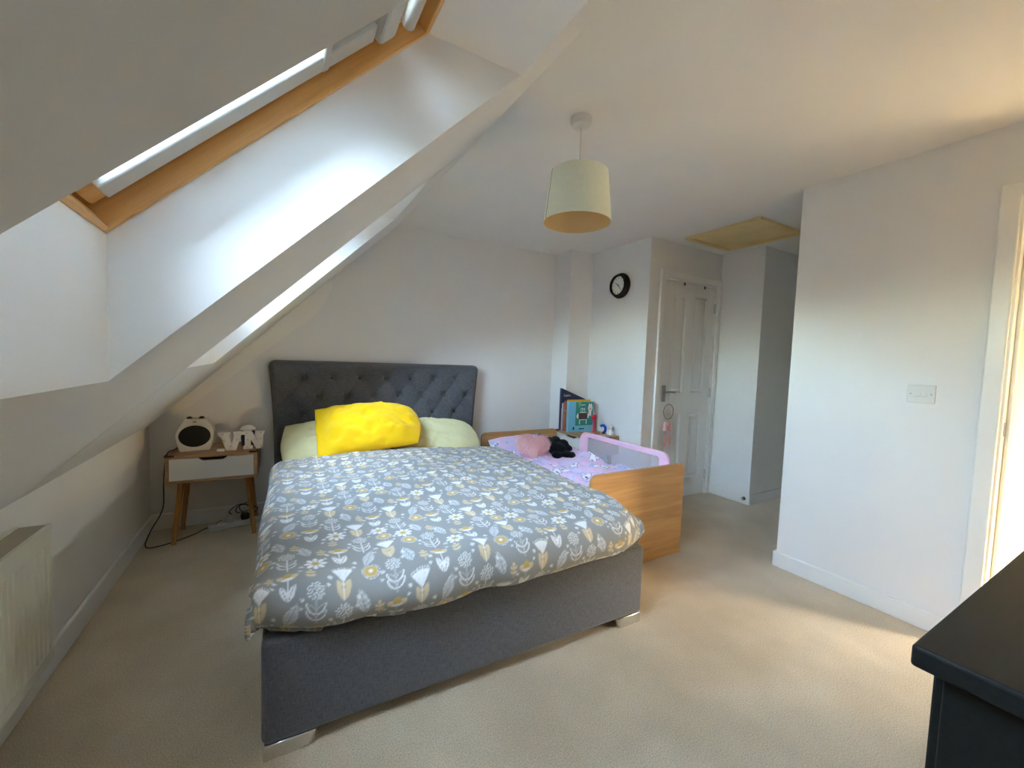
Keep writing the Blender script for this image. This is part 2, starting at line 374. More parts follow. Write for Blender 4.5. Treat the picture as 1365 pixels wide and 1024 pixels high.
lap = [(0.372, 1.753), (0.31, 1.603), (0.25, 1.52), (0.177, 1.444), (0.11, 1.40), (0.039, 1.334), (-0.093, 1.218), (-0.229, 1.086), (-0.338, 0.989), (-0.509, 0.84), (-0.62, 0.76), (-0.60, 0.845), (-0.3, 1.145), (0.0, 1.445), (0.36, 1.805)]
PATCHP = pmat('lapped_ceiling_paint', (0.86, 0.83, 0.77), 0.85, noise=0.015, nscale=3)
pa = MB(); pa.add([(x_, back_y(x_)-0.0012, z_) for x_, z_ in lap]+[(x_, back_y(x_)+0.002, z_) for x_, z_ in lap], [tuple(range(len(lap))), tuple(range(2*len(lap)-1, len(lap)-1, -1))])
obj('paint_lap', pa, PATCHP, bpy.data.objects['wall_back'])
struct('wall_pillar', MB().box(2.44, 2.9, 3.165, 3.75, 0, 2.6), WALL, 'boxed-in corner pillar beside the stand with books', 'wall')
struct('wall_clock_side', MB().box(XR, 2.86, 2.443, 3.4, 0, 2.6), WALL, 'wall with the round black clock above the small books', 'wall')
DY = 2.443
wd = MB().box(2.86, 2.885, DY, 2.56, 0, 2.6).box(3.645, 3.70, DY, 2.56, 0, 2.6).box(2.885, 3.645, DY, 2.56, 2.0, 2.6).box(2.80, 3.9, 2.56, 2.66, 0, 2.6)
struct('wall_door', wd, WALL, 'wall around the closed white panel door', 'wall')
struct('wall_corridor_return', MB().box(3.69, 3.80, 2.16, 2.60, 0, 2.6).box(3.69, 5.4, 2.04, 2.16, 0, 2.6), WALL, 'off-white wall turning away beside the white door into the corridor', 'wall')
struct('wall_corridor_end', MB().box(5.2, 5.4, 1.0, 2.3, 0, 2.6), WALL, 'end wall of the dim corridor', 'wall')
DO = 0.455; DTOP = 1.99                      # right doorway: far jamb and head
wr = MB().box(XR, 2.84, DO+0.02, 1.307, 0, 2.6).box(XR, 2.84, -0.36, DO+0.02, DTOP+0.02, 2.6).box(XR, 2.84, -1.5, -0.36, 0, 2.6)
struct('wall_right', wr, WALL, 'off-white wall with the light switch right of the corridor', 'wall')
struct('wall_corridor_side', MB().box(2.84, 5.4, 1.187, 1.307, 0, 2.6), WALL, 'hidden long side wall of the corridor', 'wall')
struct('wall_front', MB().box(-1.0, XR, YF-0.12, YF, 0, 2.8), WALL, 'plain wall behind the photographer', 'wall')
# hall beyond the right doorway
HB = 0.585; HY0 = -1.2; HW = (4.60, 5.30, 1.30, 1.70)
hall = MB().box(2.84, 5.8, HB, HB+0.1, 0, 2.6)
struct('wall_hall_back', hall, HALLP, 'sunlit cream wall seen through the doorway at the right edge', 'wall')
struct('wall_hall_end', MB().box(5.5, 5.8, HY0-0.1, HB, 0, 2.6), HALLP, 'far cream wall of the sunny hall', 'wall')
HD = (3.70, 4.35, 0.32, 0.82)                # unseen low opening, added so sun bounces off the hall floor by the doorway
def pierced(x0, x1, y0, y1, z0, z1, holes):
    xs_ = sorted({x0, x1, *[h[0] for h in holes], *[h[1] for h in holes]}); zs_ = sorted({z0, z1, *[h[2] for h in holes], *[h[3] for h in holes]}); mb = MB()
    for a, b in zip(xs_, xs_[1:]):
        for c, d in zip(zs_, zs_[1:]):
            if not any(h[0] <= a and b <= h[1] and h[2] <= c and d <= h[3] for h in holes): mb.box(a, b, y0, y1, c, d)
    return mb
hw = pierced(2.84, 5.6, HY0-0.1, HY0, 0, 2.6, [HW, HD])
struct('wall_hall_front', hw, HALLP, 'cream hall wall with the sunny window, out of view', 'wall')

# skirting boards
def skirting(name, poly_pts, label, parts):
    mb = MB()
    for p in parts: mb.box(*p)
    return struct(name, mb, GLOSS, label, 'baseboard', bevel=0.006, seg=2)
skirting('baseboard_left', None, 'white skirting board along the knee wall', [(XL, XL+0.016, YF, back_y(XL), 0, 0.105)])
bb = MB().prism([(XL, back_y(XL)-0.016), (2.44, back_y(2.44)-0.016), (2.44, back_y(2.44)+0.01), (XL, back_y(XL)+0.01)], 0, 0.105, 'z')
struct('baseboard_back', bb, GLOSS, 'white skirting board behind the bed and nightstand', 'baseboard', bevel=0.005)
skirting('baseboard_right', None, 'white skirting board under the light switch', [(XR-0.016, XR, DO+0.075, 1.323, 0, 0.095), (XR, 2.9, 1.307, 1.323, 0, 0.095)])
skirting('baseboard_corridor', None, 'white skirting board turning the corridor corner', [(3.674, 3.69, 2.024, DY-0.018, 0, 0.095), (3.69, 5.2, 2.024, 2.04, 0, 0.095)])

# loft hatch
hx0, hx1, hy0, hy1 = 2.955, 3.555, 1.685, 2.305
ht = thing('loft_hatch', 'yellowed plywood loft hatch with pale frame in the corridor ceiling', 'hatch', (0, 0, 0), kind='structure')
obj('panel', MB().box(hx0+0.04, hx1-0.04, hy0+0.04, hy1-0.04, ZC-0.006, ZC+0.02), HATCH, ht)
for q in ((hx0, hx1, hy0, hy0+0.036), (hx0, hx1, hy1-0.036, hy1), (hx0, hx0+0.036, hy0+0.036, hy1-0.036), (hx1-0.036, hx1, hy0+0.036, hy1-0.036)):
    obj('frame_strip', MB().box(*q, ZC-0.02, ZC+0.01), HATCH, ht, bevel=0.004)

# ------------------------------------------------------------------ roof windows
S2 = math.sqrt(0.5)
def roof_window(name, y0, y1, label, blind):
    """local axes: u up the slope, y along the room, n outwards"""
    w = thing(name, label, 'window', (0, 0, 0), kind='structure')
    base = Vector((XO0, 0, XO0+KF)); L = (xt-XO0)/S2
    U = Vector((S2, 0, S2)); N = Vector((-S2, 0, S2))
    def bx(u0, u1, a, b, c, d):
        return MB().box(u0, u1, a, b, c, d)
    ML = Matrix(((U.x, 0, N.x, base.x), (0, 1, 0, 0), (U.z, 0, N.z, base.z), (0, 0, 0, 1)))
    def obj(*a, **k):                        # parts are built lying flat and turned onto the slope
        o = obj_(*a, **k)
        if o.parent is w: o.matrix_world = ML
        return o
    t = 0.012; D = 0.16
    obj('frame_side', bx(0, L, y1-t, y1, 0, D), PINE, w, bevel=0.002); obj('frame_side', bx(0, L, y0, y0+t, 0, D), PINE, w, bevel=0.002)
    obj('frame_bottom', bx(0, 0.014, y0+t, y1-t, 0, D), PINE_Y, w, bevel=0.003); obj('frame_top', bx(L-0.02, L, y0+t, y1-t, 0, D), PINE_Y, w, bevel=0.003)
    g = 0.008; sw = 0.066; sn = 0.045; n1, n2 = 0.042, 0.09
    a0, a1 = y0+t+g, y1-t-g; u0, u1 = 0.014+g, L-0.02-g
    for q in ((-0.004, u0+0.03, y0-0.002, y1+0.002), (u1-0.03, L+0.004, y0-0.002, y1+0.002), (u0+0.03, u1-0.03, y0-0.002, a0+0.03), (u0+0.03, u1-0.03, a1-0.03, y1+0.002)):
        obj('weather_seal', bx(q[0], q[1], q[2], q[3], n2+0.002, n2+0.03), BLACKP, w)
    st = obj('sash_stile', bx(u0, u1, a1-sw, a1, n1, n2), PINE, w, bevel=0.004); obj('sash_stile', bx(u0, u1, a0, a0+sn, n1, n2), PINE, w, bevel=0.004)
    obj('sash_rail', bx(u0, u0+0.045, a0+sn, a1-sw, n1, n2), PINE_Y, w, bevel=0.004); obj('sash_rail', bx(u1-0.08, u1, a0+sn, a1-sw, n1, n2), PINE_Y, w, bevel=0.004)
    obj('pane', bx(u0+0.035, u1-0.07, a0+sn-0.01, a1-sw+0.01, n1+0.025, n1+0.03), GLASS, w)
    for a, b in ((a1-sw-0.020, a1-sw+0.034), (a0+sn-0.034, a0+sn-0.002)):
        obj('blind_rail', bx(u0+0.03, u1-0.16, a, b, n1-0.016, n1+0.002), GREYST, w, bevel=0.003)
    obj('blind_cassette', bx(u1-0.155, u1-0.10, a0+0.03, a1-0.03, n1-0.03, n1-0.001), GREYST, w, bevel=0.01, seg=3)
    p0 = (u1-0.05, a0+0.06, n1-0.02); p1 = (u1-0.05, a1-0.03, n1-0.02)
    obj('vent_bar', MB().cyl(p0, p1, 0.017, n=16), GREYST, w, bevel=0.005, seg=3, auto=40)
    if blind:
        fb = obj('blind_fabric', bx(u1-0.13-blind, u1-0.13, a0+sn-0.012, a1-sw+0.012, n1-0.006, n1-0.004), BLINDF, w)
        obj('blind_bar', bx(u1-0.13-blind-0.02, u1-0.13-blind, a0+sn-0.03, a1-sw+0.03, n1-0.02, n1-0.002), GREYST, fb, bevel=0.004)
    c = base + U*(L/2) + N*D + Vector((0, (y0+y1)/2, 0))
    portal(name+'_daylight_portal', c, (0, 1, 0), U, y1-y0-0.02, L)
    return w
roof_window('window_1', *W1, 'pine roof window in the near bright recess at upper left', 0.17)
roof_window('window_2', *W2, 'pine roof window in the narrow recess near the back wall', 0)
wh = thing('window_3', 'hall window letting sun onto the cream wall, out of view', 'window', kind='structure')
fr = MB()
for q in ((HW[0], HW[0]+0.03, HW[2], HW[3]), (HW[1]-0.03, HW[1], HW[2], HW[3]), (HW[0]+0.03, HW[1]-0.03, HW[2], HW[2]+0.03), (HW[0]+0.03, HW[1]-0.03, HW[3]-0.03, HW[3])):
    obj('frame_strip', MB().box(q[0], q[1], HY0-0.08, HY0-0.03, q[2], q[3]), GLOSS, wh)
portal('hall_daylight_portal_low', ((HD[0]+HD[1])/2, HY0-0.05, (HD[2]+HD[3])/2), (1, 0, 0), (0, 0, 1), HD[1]-HD[0], HD[3]-HD[2])
portal('hall_daylight_portal', ((HW[0]+HW[1])/2, HY0-0.05, (HW[2]+HW[3])/2), (1, 0, 0), (0, 0, 1), HW[1]-HW[0], HW[3]-HW[2])

# ------------------------------------------------------------------ doors
d1 = thing('door_1', 'closed white four panel door with pink dreamcatcher on its handle', 'door', kind='structure')
lx0, lx1, lz0, lz1 = 2.92, 3.602, 0.008, 1.972
fy = DY-0.004
# leaf as stiles and rails with sunk panels
xs = [lx0, lx0+0.105, lx0+0.285, lx0+0.40, lx0+0.58, lx1]
zp = [(0.18, 0.80), (0.985, 1.865)]
leaf = MB()
leaf.box(xs[0], xs[1], fy, fy+0.035, lz0, lz1).box(xs[2], xs[3], fy, fy+0.035, lz0, lz1).box(xs[4], xs[5], fy, fy+0.035, lz0, lz1)
for (a, b) in ((xs[1], xs[2]), (xs[3], xs[4])):
    leaf.box(a, b, fy, fy+0.035, lz0, zp[0][0]).box(a, b, fy, fy+0.035, zp[0][1], zp[1][0]).box(a, b, fy, fy+0.035, zp[1][1], lz1)
door_leaf = obj('leaf', leaf, DOORW, d1); door_panels = []
for (a, b) in ((xs[1], xs[2]), (xs[3], xs[4])):
    for z0, z1 in zp:
        m = MB(); o_ = [(a, z0), (b, z0), (b, z1), (a, z1)]
        def ring(i, y): return [(a+i, y, z0+i), (b-i, y, z0+i), (b-i, y, z1-i), (a+i, y, z1-i)]
        vs_ = ring(0, fy) + ring(0.014, fy+0.012) + ring(0.022, fy+0.012) + ring(0.04, fy+0.004)
        fs = []
        for k in range(3):
            for i in range(4): fs.append((k*4+i, k*4+(i+1) % 4, (k+1)*4+(i+1) % 4, (k+1)*4+i))
        fs.append((12, 13, 14, 15)); m.add(vs_, fs); door_panels.append(obj('panel', m, DOORW, d1))
for q in ((2.885, lx0-0.003, 0, 2.0), (lx1+0.003, 3.645, 0, 2.0), (lx0-0.003, lx1+0.003, lz1+0.004, 2.0)):
    obj('lining', MB().box(q[0], q[1], fy-0.002, DY+0.1, q[2], q[3]), GLOSS, d1)
for q in ((2.838, 2.90, 0, 2.055), (3.632, 3.685, 0, 2.055), (2.90, 3.632, 1.994, 2.055)):
    obj('architrave', MB().box(q[0], q[1], DY-0.02, DY, q[2], q[3]), GLOSS, d1, bevel=0.006, seg=2)
for z in (1.786, 0.985, 0.192):
    h = obj('hinge', MB().cyl((lx1+0.004, fy-0.008, z-0.045), (lx1+0.004, fy-0.008, z+0.045), 0.007, n=12).box(lx1-0.004, lx1+0.012, fy-0.004, fy+0.002, z-0.045, z+0.045), GREYST, d1, auto=40)
hd = obj('handle', MB().cyl((2.955, fy-0.012, 0.997), (2.955, fy-0.05, 0.997), 0.009, n=14).tube([(2.955, fy-0.048, 0.997), (2.985, fy-0.05, 0.998), (3.03, fy-0.048, 0.996), (3.06, fy-0.042, 0.994)], 0.009, 10), NICKEL, d1, auto=40)
obj('back_plate', MB().box(2.935, 2.975, fy-0.012, fy, 0.91, 1.055), NICKEL, hd, bevel=0.004)

d2 = thing('door_2', 'open doorway frame into the sunny hall at the right edge', 'door', kind='structure')
obj('architrave', MB().box(XR-0.018, XR, DO+0.004, DO+0.066, 0, DTOP+0.062), GLOSS, d2, bevel=0.006)
obj('architrave', MB().box(XR-0.018, XR, -0.36, DO+0.004, DTOP+0.002, DTOP+0.062), GLOSS, d2, bevel=0.006)
obj('lining', MB().box(XR-0.002, 2.846, DO-0.004, DO+0.02, 0, DTOP+0.02), GLOSS, d2, bevel=0.002)
obj('lining', MB().box(XR-0.002, 2.846, -0.36, DO, DTOP, DTOP+0.02), GLOSS, d2, bevel=0.002)
obj('door_stop', MB().box(2.765, 2.80, DO-0.018, DO-0.004, 0, DTOP), GLOSS, d2, bevel=0.004)
obj('strike_plate', MB().box(2.735, 2.76, DO-0.006, DO-0.003, 0.97, 1.03), NICKEL, d2)

# unseen leaf added half open to block hall light, stops short of the chest
PHI = rad(52)
M2 = Matrix.Translation((XR-0.006, -0.355, 0)) @ Matrix.Rotation(math.pi/2+PHI, 4, 'Z') @ Matrix.Diagonal((1.17, 1, 1, 1)) @ Matrix.Translation((-lx0, -fy, 0))
for src in [door_leaf]+door_panels: share('leaf' if src is door_leaf else 'panel', src, d2).matrix_world = M2

# over-door hooks
hk = thing('door_hook', 'small dark hook over the middle of the panel door top', 'hook', (3.16, fy, 1.972), group='hooks over the door top')
obj('strap', MB().box(-0.009, 0.009, -0.003, 0.0, -0.02, 0.004).box(-0.009, 0.009, -0.003, 0.02, 0.002, 0.004), RUBBER, hk)
hk2 = thing('door_hook', 'small dark hook over the door top nearer the hinges', 'hook', (3.447, fy, 1.972), group='hooks over the door top')
share('strap', hk.children[0], hk2)

# ------------------------------------------------------------------ double bed
BR = rad(-1.4); BO = (0.735, 1.316, 0)
bed = thing('double_bed', 'charcoal fabric double bed with buttoned headboard and chrome feet', 'bed', BO, BR)
BW = 0.775
obj('foot_panel', MB().box(-BW, BW, 0, 0.07, 0.048, 0.372), GREYF, bed, bevel=0.022, seg=4, auto=60)
for s in (-1, 1):
    obj('side_rail', MB().box(min(s*BW, s*(BW-0.05)), max(s*BW, s*(BW-0.05)), 0.065, 2.02, 0.048, 0.365), GREYF, bed, bevel=0.018, seg=3, auto=60)
obj('slat_base', MB().box(-BW+0.05, BW-0.05, 0.07, 2.02, 0.22, 0.25), GREYF, bed)
for s in (-1, 1):
    for y0 in (0.0, 1.92):
        x1 = s*(BW-0.005); x0 = s*(BW-0.15)
        pl = [(x1, 0.001), (x0+s*0.03, 0.001), (x0+s*0.01, 0.012), (x0, 0.05), (x1, 0.05)]
        obj('foot', MB().prism(pl, y0+0.004, y0+0.07), CHROME, bed, bevel=0.004, auto=50)
# headboard: padded slab, dented at the buttons
HX = -0.02; HTOP = 1.168; HYF = 2.035
def hb_half(z):
    t = np.clip((z-0.35)/(HTOP-0.35), 0, 1); return 0.785+0.045*t**2.2
buttons = []
for k, (z, n) in enumerate(((1.043, 7), (0.903, 8), (0.756, 7), (0.608, 8))):
    for i in range(n): buttons.append((HX+(i-(n-1)/2)*0.199, z))
nx, nz = 330, 220
u = np.linspace(-1, 1, nx)[:, None]*np.ones((1, nz)); zz = np.linspace(0.05, HTOP, nz)[None, :]*np.ones((nx, 1))
cr_ = 0.06
half = hb_half(zz)
top_in = np.clip((zz-(HTOP-cr_))/cr_, 0, 1); half = half-cr_*(1-np.sqrt(np.clip(1-top_in**2, 0, 1)))*0.8
X = HX+u*half
dist_edge = np.minimum(half-np.abs(X-HX), HTOP-zz)
e = np.clip(dist_edge/0.045, 0, 1); puff = np.sqrt(1-(1-e)**2)
dep = np.zeros_like(X)
for bx_, bz_ in buttons:
    r2 = (X-bx_)**2+(zz-bz_)**2; r = np.sqrt(r2)
    dep += 0.030*np.exp(-r2/(2*0.016**2))+0.018*np.exp(-r2/(2*0.040**2))
    an = np.arctan2(zz-bz_, np.abs(X-bx_)); al = 0.965
    for q in (np.abs(an), ):
        dep += 0.006*np.exp(-((np.abs(an)-al)/0.2)**2)*np.exp(-(r/0.08)**2)*(r > 0.008)
dep += 0.002*fbm(X*6, zz*6, 2, 3)
Yf = HYF+0.075-puff*0.075+dep*puff
Pf = np.stack([X, Yf, zz], -1)
hb = grid_obj('headboard', Pf, GREYF, bed)
# back slab closes the headboard
oz = np.linspace(0.05, HTOP, 40); pol = [(HX-float(hb_half(z)-cr_*0.8*(1-math.sqrt(max(0, 1-max(0, (z-(HTOP-cr_))/cr_)**2)))), z) for z in oz]
pol += [(2*HX-x, z) for x, z in reversed(pol)]
obj('back_board', MB().prism(pol, HYF+0.072, HYF+0.10), GREYF, bed)
bt = None
for bx_, bz_ in buttons:
    y_ = HYF+0.040
    if bt is None:
        bt = obj('button', MB().ball((0, 0, 0), (0.0135, 0.008, 0.0135), 14, 8), GREYF, hb, smooth=True); bt.location = (bx_, y_, bz_)
    else: share('button', bt, hb, (bx_, y_, bz_))

M_bed = Matrix.Translation(Vector(BO)) @ Matrix.Rotation(BR, 4, 'Z')
def in_bed(o): o.matrix_world = M_bed; return o
mt = obj('mattress', MB().box(-0.715, 0.715, 0.075, 1.995, 0.252, 0.478), MATTR, bevel=0.03, seg=3, auto=50); in_bed(mt)
tag(mt, 'white double mattress hidden under the floral duvet', 'mattress')

# ---- floral print drawn as colour values on the cloth
BGC = np.array(srgb(150, 150, 146)); WHT = np.array(srgb(232, 232, 230)); BEI = np.array(srgb(214, 194, 156)); MUS = np.array(srgb(200, 168, 96)); PALE = np.array(srgb(196, 202, 208))
TW, TH, PX = 0.45, 0.50, 0.00125
nxp, nyp = int(TW/PX), int(TH/PX)
GX, GY = np.meshgrid((np.arange(nxp)+0.5)*PX, (np.arange(nyp)+0.5)*PX, indexing='ij')
TILE = np.ones((nxp, nyp, 3))*BGC
def loc_(cx, cy_, rot=0.0):
    dx = (GX-cx+TW/2) % TW-TW/2; dy = (GY-cy_+TH/2) % TH-TH/2
    c, s = math.cos(rot), math.sin(rot); return dx*c+dy*s, -dx*s+dy*c
def paint(mask, col): TILE[mask] = col
def ell(cx, cy_, a, b, rot=0.0):
    x, y = loc_(cx, cy_, rot); return (x/a)**2+(y/b)**2
def leafm(cx, cy_, L, w, rot):
    """pointed leaf from (cx,cy) going along rot (0 = up)"""
    x, y = loc_(cx, cy_, rot); t = np.clip(y/L, 0, 1); return (np.abs(x) < w*np.sin(np.pi*t**0.85)) & (y > 0) & (y < L), x, y
def stem(cx, cy_, L, w=0.0011):
    x, y = loc_(cx, cy_); return (np.abs(x) < w) & (y > 0) & (y < L)
def daisy(cx, cy_, R=0.036):
    x, y = loc_(cx, cy_); r = np.hypot(x, y); a = np.arctan2(y, x)
    paint((r < R*(0.35+0.65*np.abs(np.cos(a*4))**0.55)) & (r > 0.008), WHT); paint((r < R) & (np.abs(np.cos(a*4)) < 0.30), BGC); paint(r < 0.0105, MUS)
def target(cx, cy_):
    x, y = loc_(cx, cy_); r = np.hypot(x, y); a = np.arctan2(y, x)
    paint((r < 0.0275) & (r > 0.0245) & (np.cos(a*24) > -0.1), WHT); paint(r < 0.022, BEI); paint(r < 0.0185, MUS); paint(r < 0.009, BEI); paint(r < 0.0055, WHT)
def fan(cx, cy_):
    for s in (-1, 1):
        m, x, y = leafm(cx, cy_, 0.062, 0.0085, s*-0.33); paint(m, BEI); m, x, y = leafm(cx, cy_+0.04, 0.028, 0.005, s*-0.75); paint(m, BEI)
    paint(stem(cx, cy_, 0.06), WHT)
    x, y = loc_(cx, cy_+0.052); r = np.hypot(x, y); a = np.abs(np.arctan2(x, y))
    paint((r < 0.050) & (a < 0.62), WHT); paint((r > 0.018) & (r < 0.042) & (a < 0.6) & (np.abs(np.sin((np.arctan2(x, y)+0.62)*np.pi/0.31)) < 0.12), PALE*0.8)
    paint((r > 0.053) & (r < 0.0575) & (a < 0.62) & (np.cos(np.arctan2(x, y)*46) > 0), WHT)
def tulip(cx, cy_):
    for s in (-1, 1):
        m, x, y = leafm(cx, cy_, 0.058, 0.0095, s*-0.36); paint(m, WHT); paint(m & (np.abs(x) < 0.0011), BGC)
    paint(stem(cx, cy_, 0.07), WHT)
    for s in (-1, 1): paint(ell(cx+s*0.014, cy_+0.082, 0.017, 0.011, s*0.5) < 1, BEI)
    paint(ell(cx, cy_+0.090, 0.012, 0.014) < 1, MUS); paint((ell(cx, cy_+0.074, 0.017, 0.006) < 1), WHT)
def dandelion(cx, cy_):
    paint(stem(cx, cy_, 0.075), WHT)
    for k, (h, s) in enumerate(((0.012, 1), (0.012, -1), (0.032, 1), (0.032, -1))):
        m, x, y = leafm(cx, cy_+h, 0.042, 0.0085, s*-0.75); m2, x2, y2 = leafm(cx, cy_+h+0.002, 0.036, 0.0058, s*-0.75); paint(m & ~m2, WHT)
    for k in range(34):
        rr = 0.0245*math.sqrt((k+0.5)/34); t = k*2.39996
        paint(ell(cx+rr*math.cos(t), cy_+0.095+rr*math.sin(t), 0.0026, 0.0026) < 1, WHT)
def feather(cx, cy_, rot):
    m, x, y = leafm(cx, cy_, 0.085, 0.0175, rot)
    paint(m, (BGC+PALE)/2); paint(m & (np.sin(x*900+y*300)*np.sin(y*900-np.abs(x)*300) > 0.25), WHT); paint(m & (np.abs(x) < 0.0012), BGC)
def sprig(cx, cy_):
    paint(stem(cx, cy_, 0.045), BEI)
    for h in (0.014, 0.030):
        for s in (-1, 1):
            m, x, y = leafm(cx, cy_+h, 0.019, 0.0052, s*-0.85); paint(m, BEI)
    paint(ell(cx, cy_+0.048, 0.005, 0.007) < 1, BEI)
def tiny(cx, cy_):
    x, y = loc_(cx, cy_); r = np.hypot(x, y); a = np.arctan2(y, x); paint(r < 0.0068*(0.55+0.45*np.cos(a*5)), WHT)
cells = [['A', 'B', 'F', 'D', 'E', 'C'], ['D', 'E', 'C', 'B', 'F', 'D'], ['B', 'F', 'D', 'E', 'C', 'A'], ['C', 'D', 'B', 'F', 'D', 'E']]
for j in range(4):
    for i in range(6):
        cx = (i+0.5)*0.075; c0 = j*0.125+(0.0625 if i % 2 else 0.0); k = cells[j][i]
        if k == 'A': sprig(cx-0.012, c0+0.004); daisy(cx+0.004, c0+0.09, 0.033)
        elif k == 'F': target(cx+0.006, c0+0.028); feather(cx-0.006, c0+0.055, -0.4) if (i+j) % 2 else daisy(cx, c0+0.09, 0.032)
        elif k == 'B': fan(cx, c0+0.006)
        elif k == 'C': tulip(cx, c0+0.012)
        elif k == 'D': dandelion(cx, c0+0.004)
        else: feather(cx-0.012, c0+0.02, 0.25); sprig(cx+0.024, c0+0.004)
        tiny(cx+0.0375, c0+0.015); tiny(cx-0.034, c0+0.075); tiny(cx+0.034, c0+0.115)
# soft print, sampled on the cloth
def blur(T): return (T+np.roll(T, 1, 0)+np.roll(T, -1, 0)+np.roll(T, 1, 1)+np.roll(T, -1, 1))/5
TILE = blur(TILE)
def sample(T, tw, th, a, b):
    i = np.floor((a % tw)/tw*T.shape[0]).astype(int) % T.shape[0]; j = np.floor((b % th)/th*T.shape[1]).astype(int) % T.shape[1]; return T[i, j]

def wrap(a, flat, r, sign=1):
    """arc length a -> (position, drop) over a rounded edge beyond |a| = flat"""
    q = np.clip(a-flat, 0, None); arc = r*math.pi/2; th = np.clip(q/r, 0, math.pi/2)
    pos = np.minimum(a, flat)+r*np.sin(th); dr = r*(1-np.cos(th))+np.clip(q-arc, 0, None); return pos, dr
# duvet: s across the bed, t from the foot hem (negative) to the head end
s = np.linspace(-0.925, 0.95, 450)[:, None]; t = np.linspace(-0.31, 1.55, 465)[None, :]
s = s*np.ones_like(t); t = t*np.ones((450, 1))
_q = np.clip((t-0.05)/0.35, 0, 1); _q = _q*_q*(3-2*_q)
lim = lambda a, m: np.where(a > m, m+0.002*(a-m), a)                                # the sides are tucked in towards the foot corners
posR, drR = wrap(lim(s, 0.80+0.3*_q), 0.70, 0.085); posL, drL = wrap(lim(-s, 0.85+0.10*np.clip(t/0.9, 0, 1)), 0.735, 0.075)
xw = np.where(s >= 0, posR, -posL); dx_ = np.where(s >= 0, drR, drL)
RF = 0.082+0.012*vnoise(s*2.6, s*0, 5, 5)+0.006*vnoise(s*8, s*0, 2, 1)-0.010*np.clip(s, 0, 1)   # puffy rolled-under foot edge
qf = np.clip(-0.07-t, 0, None); thf = np.clip(qf/RF, 0, 2.75); yw = np.where(t > -0.07, t, -0.07)-RF*np.sin(thf)+0.075; dy_ = RF*(1-np.cos(thf))
dx_ = np.minimum(dx_, 0.15+0.5*np.clip(t-0.28, 0, 1))
drop = (dx_**2.6+dy_**2.6)**(1/2.6)
crown = 0.545+0.035*np.cos(np.clip(s/0.8, -1, 1)*math.pi/2)*np.clip(0.25+t/1.4, 0, 1)
head = np.clip((t-1.42)/0.13, 0, 1); crown = crown-0.05*head**2
puffs = 0.014*fbm(s*3.0, t*2.4, 3, 1)+0.006*ridge(s*4+t*1.5, t*5-s*2, 4)
foot = np.exp(-((t+0.12)/0.14)**2)
puffs = puffs+foot*(0.017*vnoise(s*11+t*6, t*2, 6, 3)*np.clip(0.4-s, 0.2, 1.2))
side = np.clip(dx_/0.1, 0, 1)
xw = xw+np.sign(s)*side*0.018*vnoise(t*5, s*3, 8, 8)*np.where(s > 0, 0.4, 0.7)
yw = yw-np.clip(dy_/0.06, 0, 1)*0.010*vnoise(s*7, t*5, 3, 9)
zw = crown+puffs*(1-0.6*np.clip(drop/0.15, 0, 1))-drop
cf = np.clip((np.abs(s)-0.55)/0.25, 0, 1)*np.clip((0.16-t)/0.26, 0, 1); cf = cf*cf*(3-2*cf)      # rounded foot corners
xw = xw-np.sign(s)*cf*np.where(s > 0, 0.065, 0.008); yw = yw+cf*0.05
zw = np.where(t < 0.02, np.maximum(zw, 0.376+0.03*cf), zw)
Pd = np.stack([xw, yw, zw], -1)
cl = sample(TILE, TW*1.04, TH*1.04, s+2.0, t+2.0)
dv = grid_obj('duvet', Pd, FLORAL, None, cl, solid=0.012); in_bed(dv)
tag(dv, 'grey duvet printed with white and mustard flowers over the double bed', 'duvet')

def pillow(name, w, h, T, mat, M, label, cat='pillow', seed=0, wrinkle=0.006, pinch=0.06, flange=0.0, colors=None, ex=2.4, sag=0.0, rnd=0.16, arch=0.0):
    n, m = 70, 50
    a = np.linspace(-1, 1, n)[:, None]*np.ones((1, m)); b = np.linspace(-1, 1, m)[None, :]*np.ones((n, 1))
    body = np.clip((1-np.abs(a)**ex)*(1-np.abs(b)**ex), 0, 1)**0.55
    if flange:
        fl = np.clip((a+1-flange)/(0.25), 0, 1); body = body*fl**0.6
    rd = rnd*(np.clip(a*3, 0, 1) if flange else 1.0)
    x = a*w/2*np.sqrt(1-rd*b*b)*(1+0.008*fbm(b*3, a*2, 2, seed+5)); y = b*h/2*np.sqrt(1-rd*a*a)*(1+0.02*fbm(a*3, b*2, 2, seed+7))+arch*(1-a*a)
    wr_ = wrinkle*(fbm(a*3+seed, b*3, 3, seed)+0.9*(ridge(a*4+b*2+seed, b*3-a*2, seed+2)-0.5)+0.7*(ridge(a*9-b*5+seed, b*2.5+a*3, seed+4)-0.5)*np.clip(0.3+np.abs(b), 0, 1))
    edge = 0.004
    zt = body*T/2+wr_*np.clip(body*1.4, 0.15, 1)+edge; zb = -body*T/2*0.8-edge
    dz = -sag*(a**2)
    top = np.stack([x, y, zt+dz], -1); bot = np.stack([x, y, zb+dz], -1)[:, ::-1]
    P = np.concatenate([top, bot, top[:, :1]], 1)
    col = None
    if colors is not None: col = np.concatenate([colors(x, y), colors(x, y)[:, ::-1], colors(x, y)[:, :1]], 1)
    o = grid_obj(name, P, mat, None, col)
    bm = bmesh.new(); bm.from_mesh(o.data)
    bmesh.ops.remove_doubles(bm, verts=bm.verts, dist=1e-5)
    be = [e_ for e_ in bm.edges if e_.is_boundary]
    if be: bmesh.ops.holes_fill(bm, edges=be)
    bm.to_mesh(o.data); bm.free()
    o.data.polygons.foreach_set('use_smooth', [True]*len(o.data.polygons))
    o.matrix_world = M; return tag(o, label, cat)
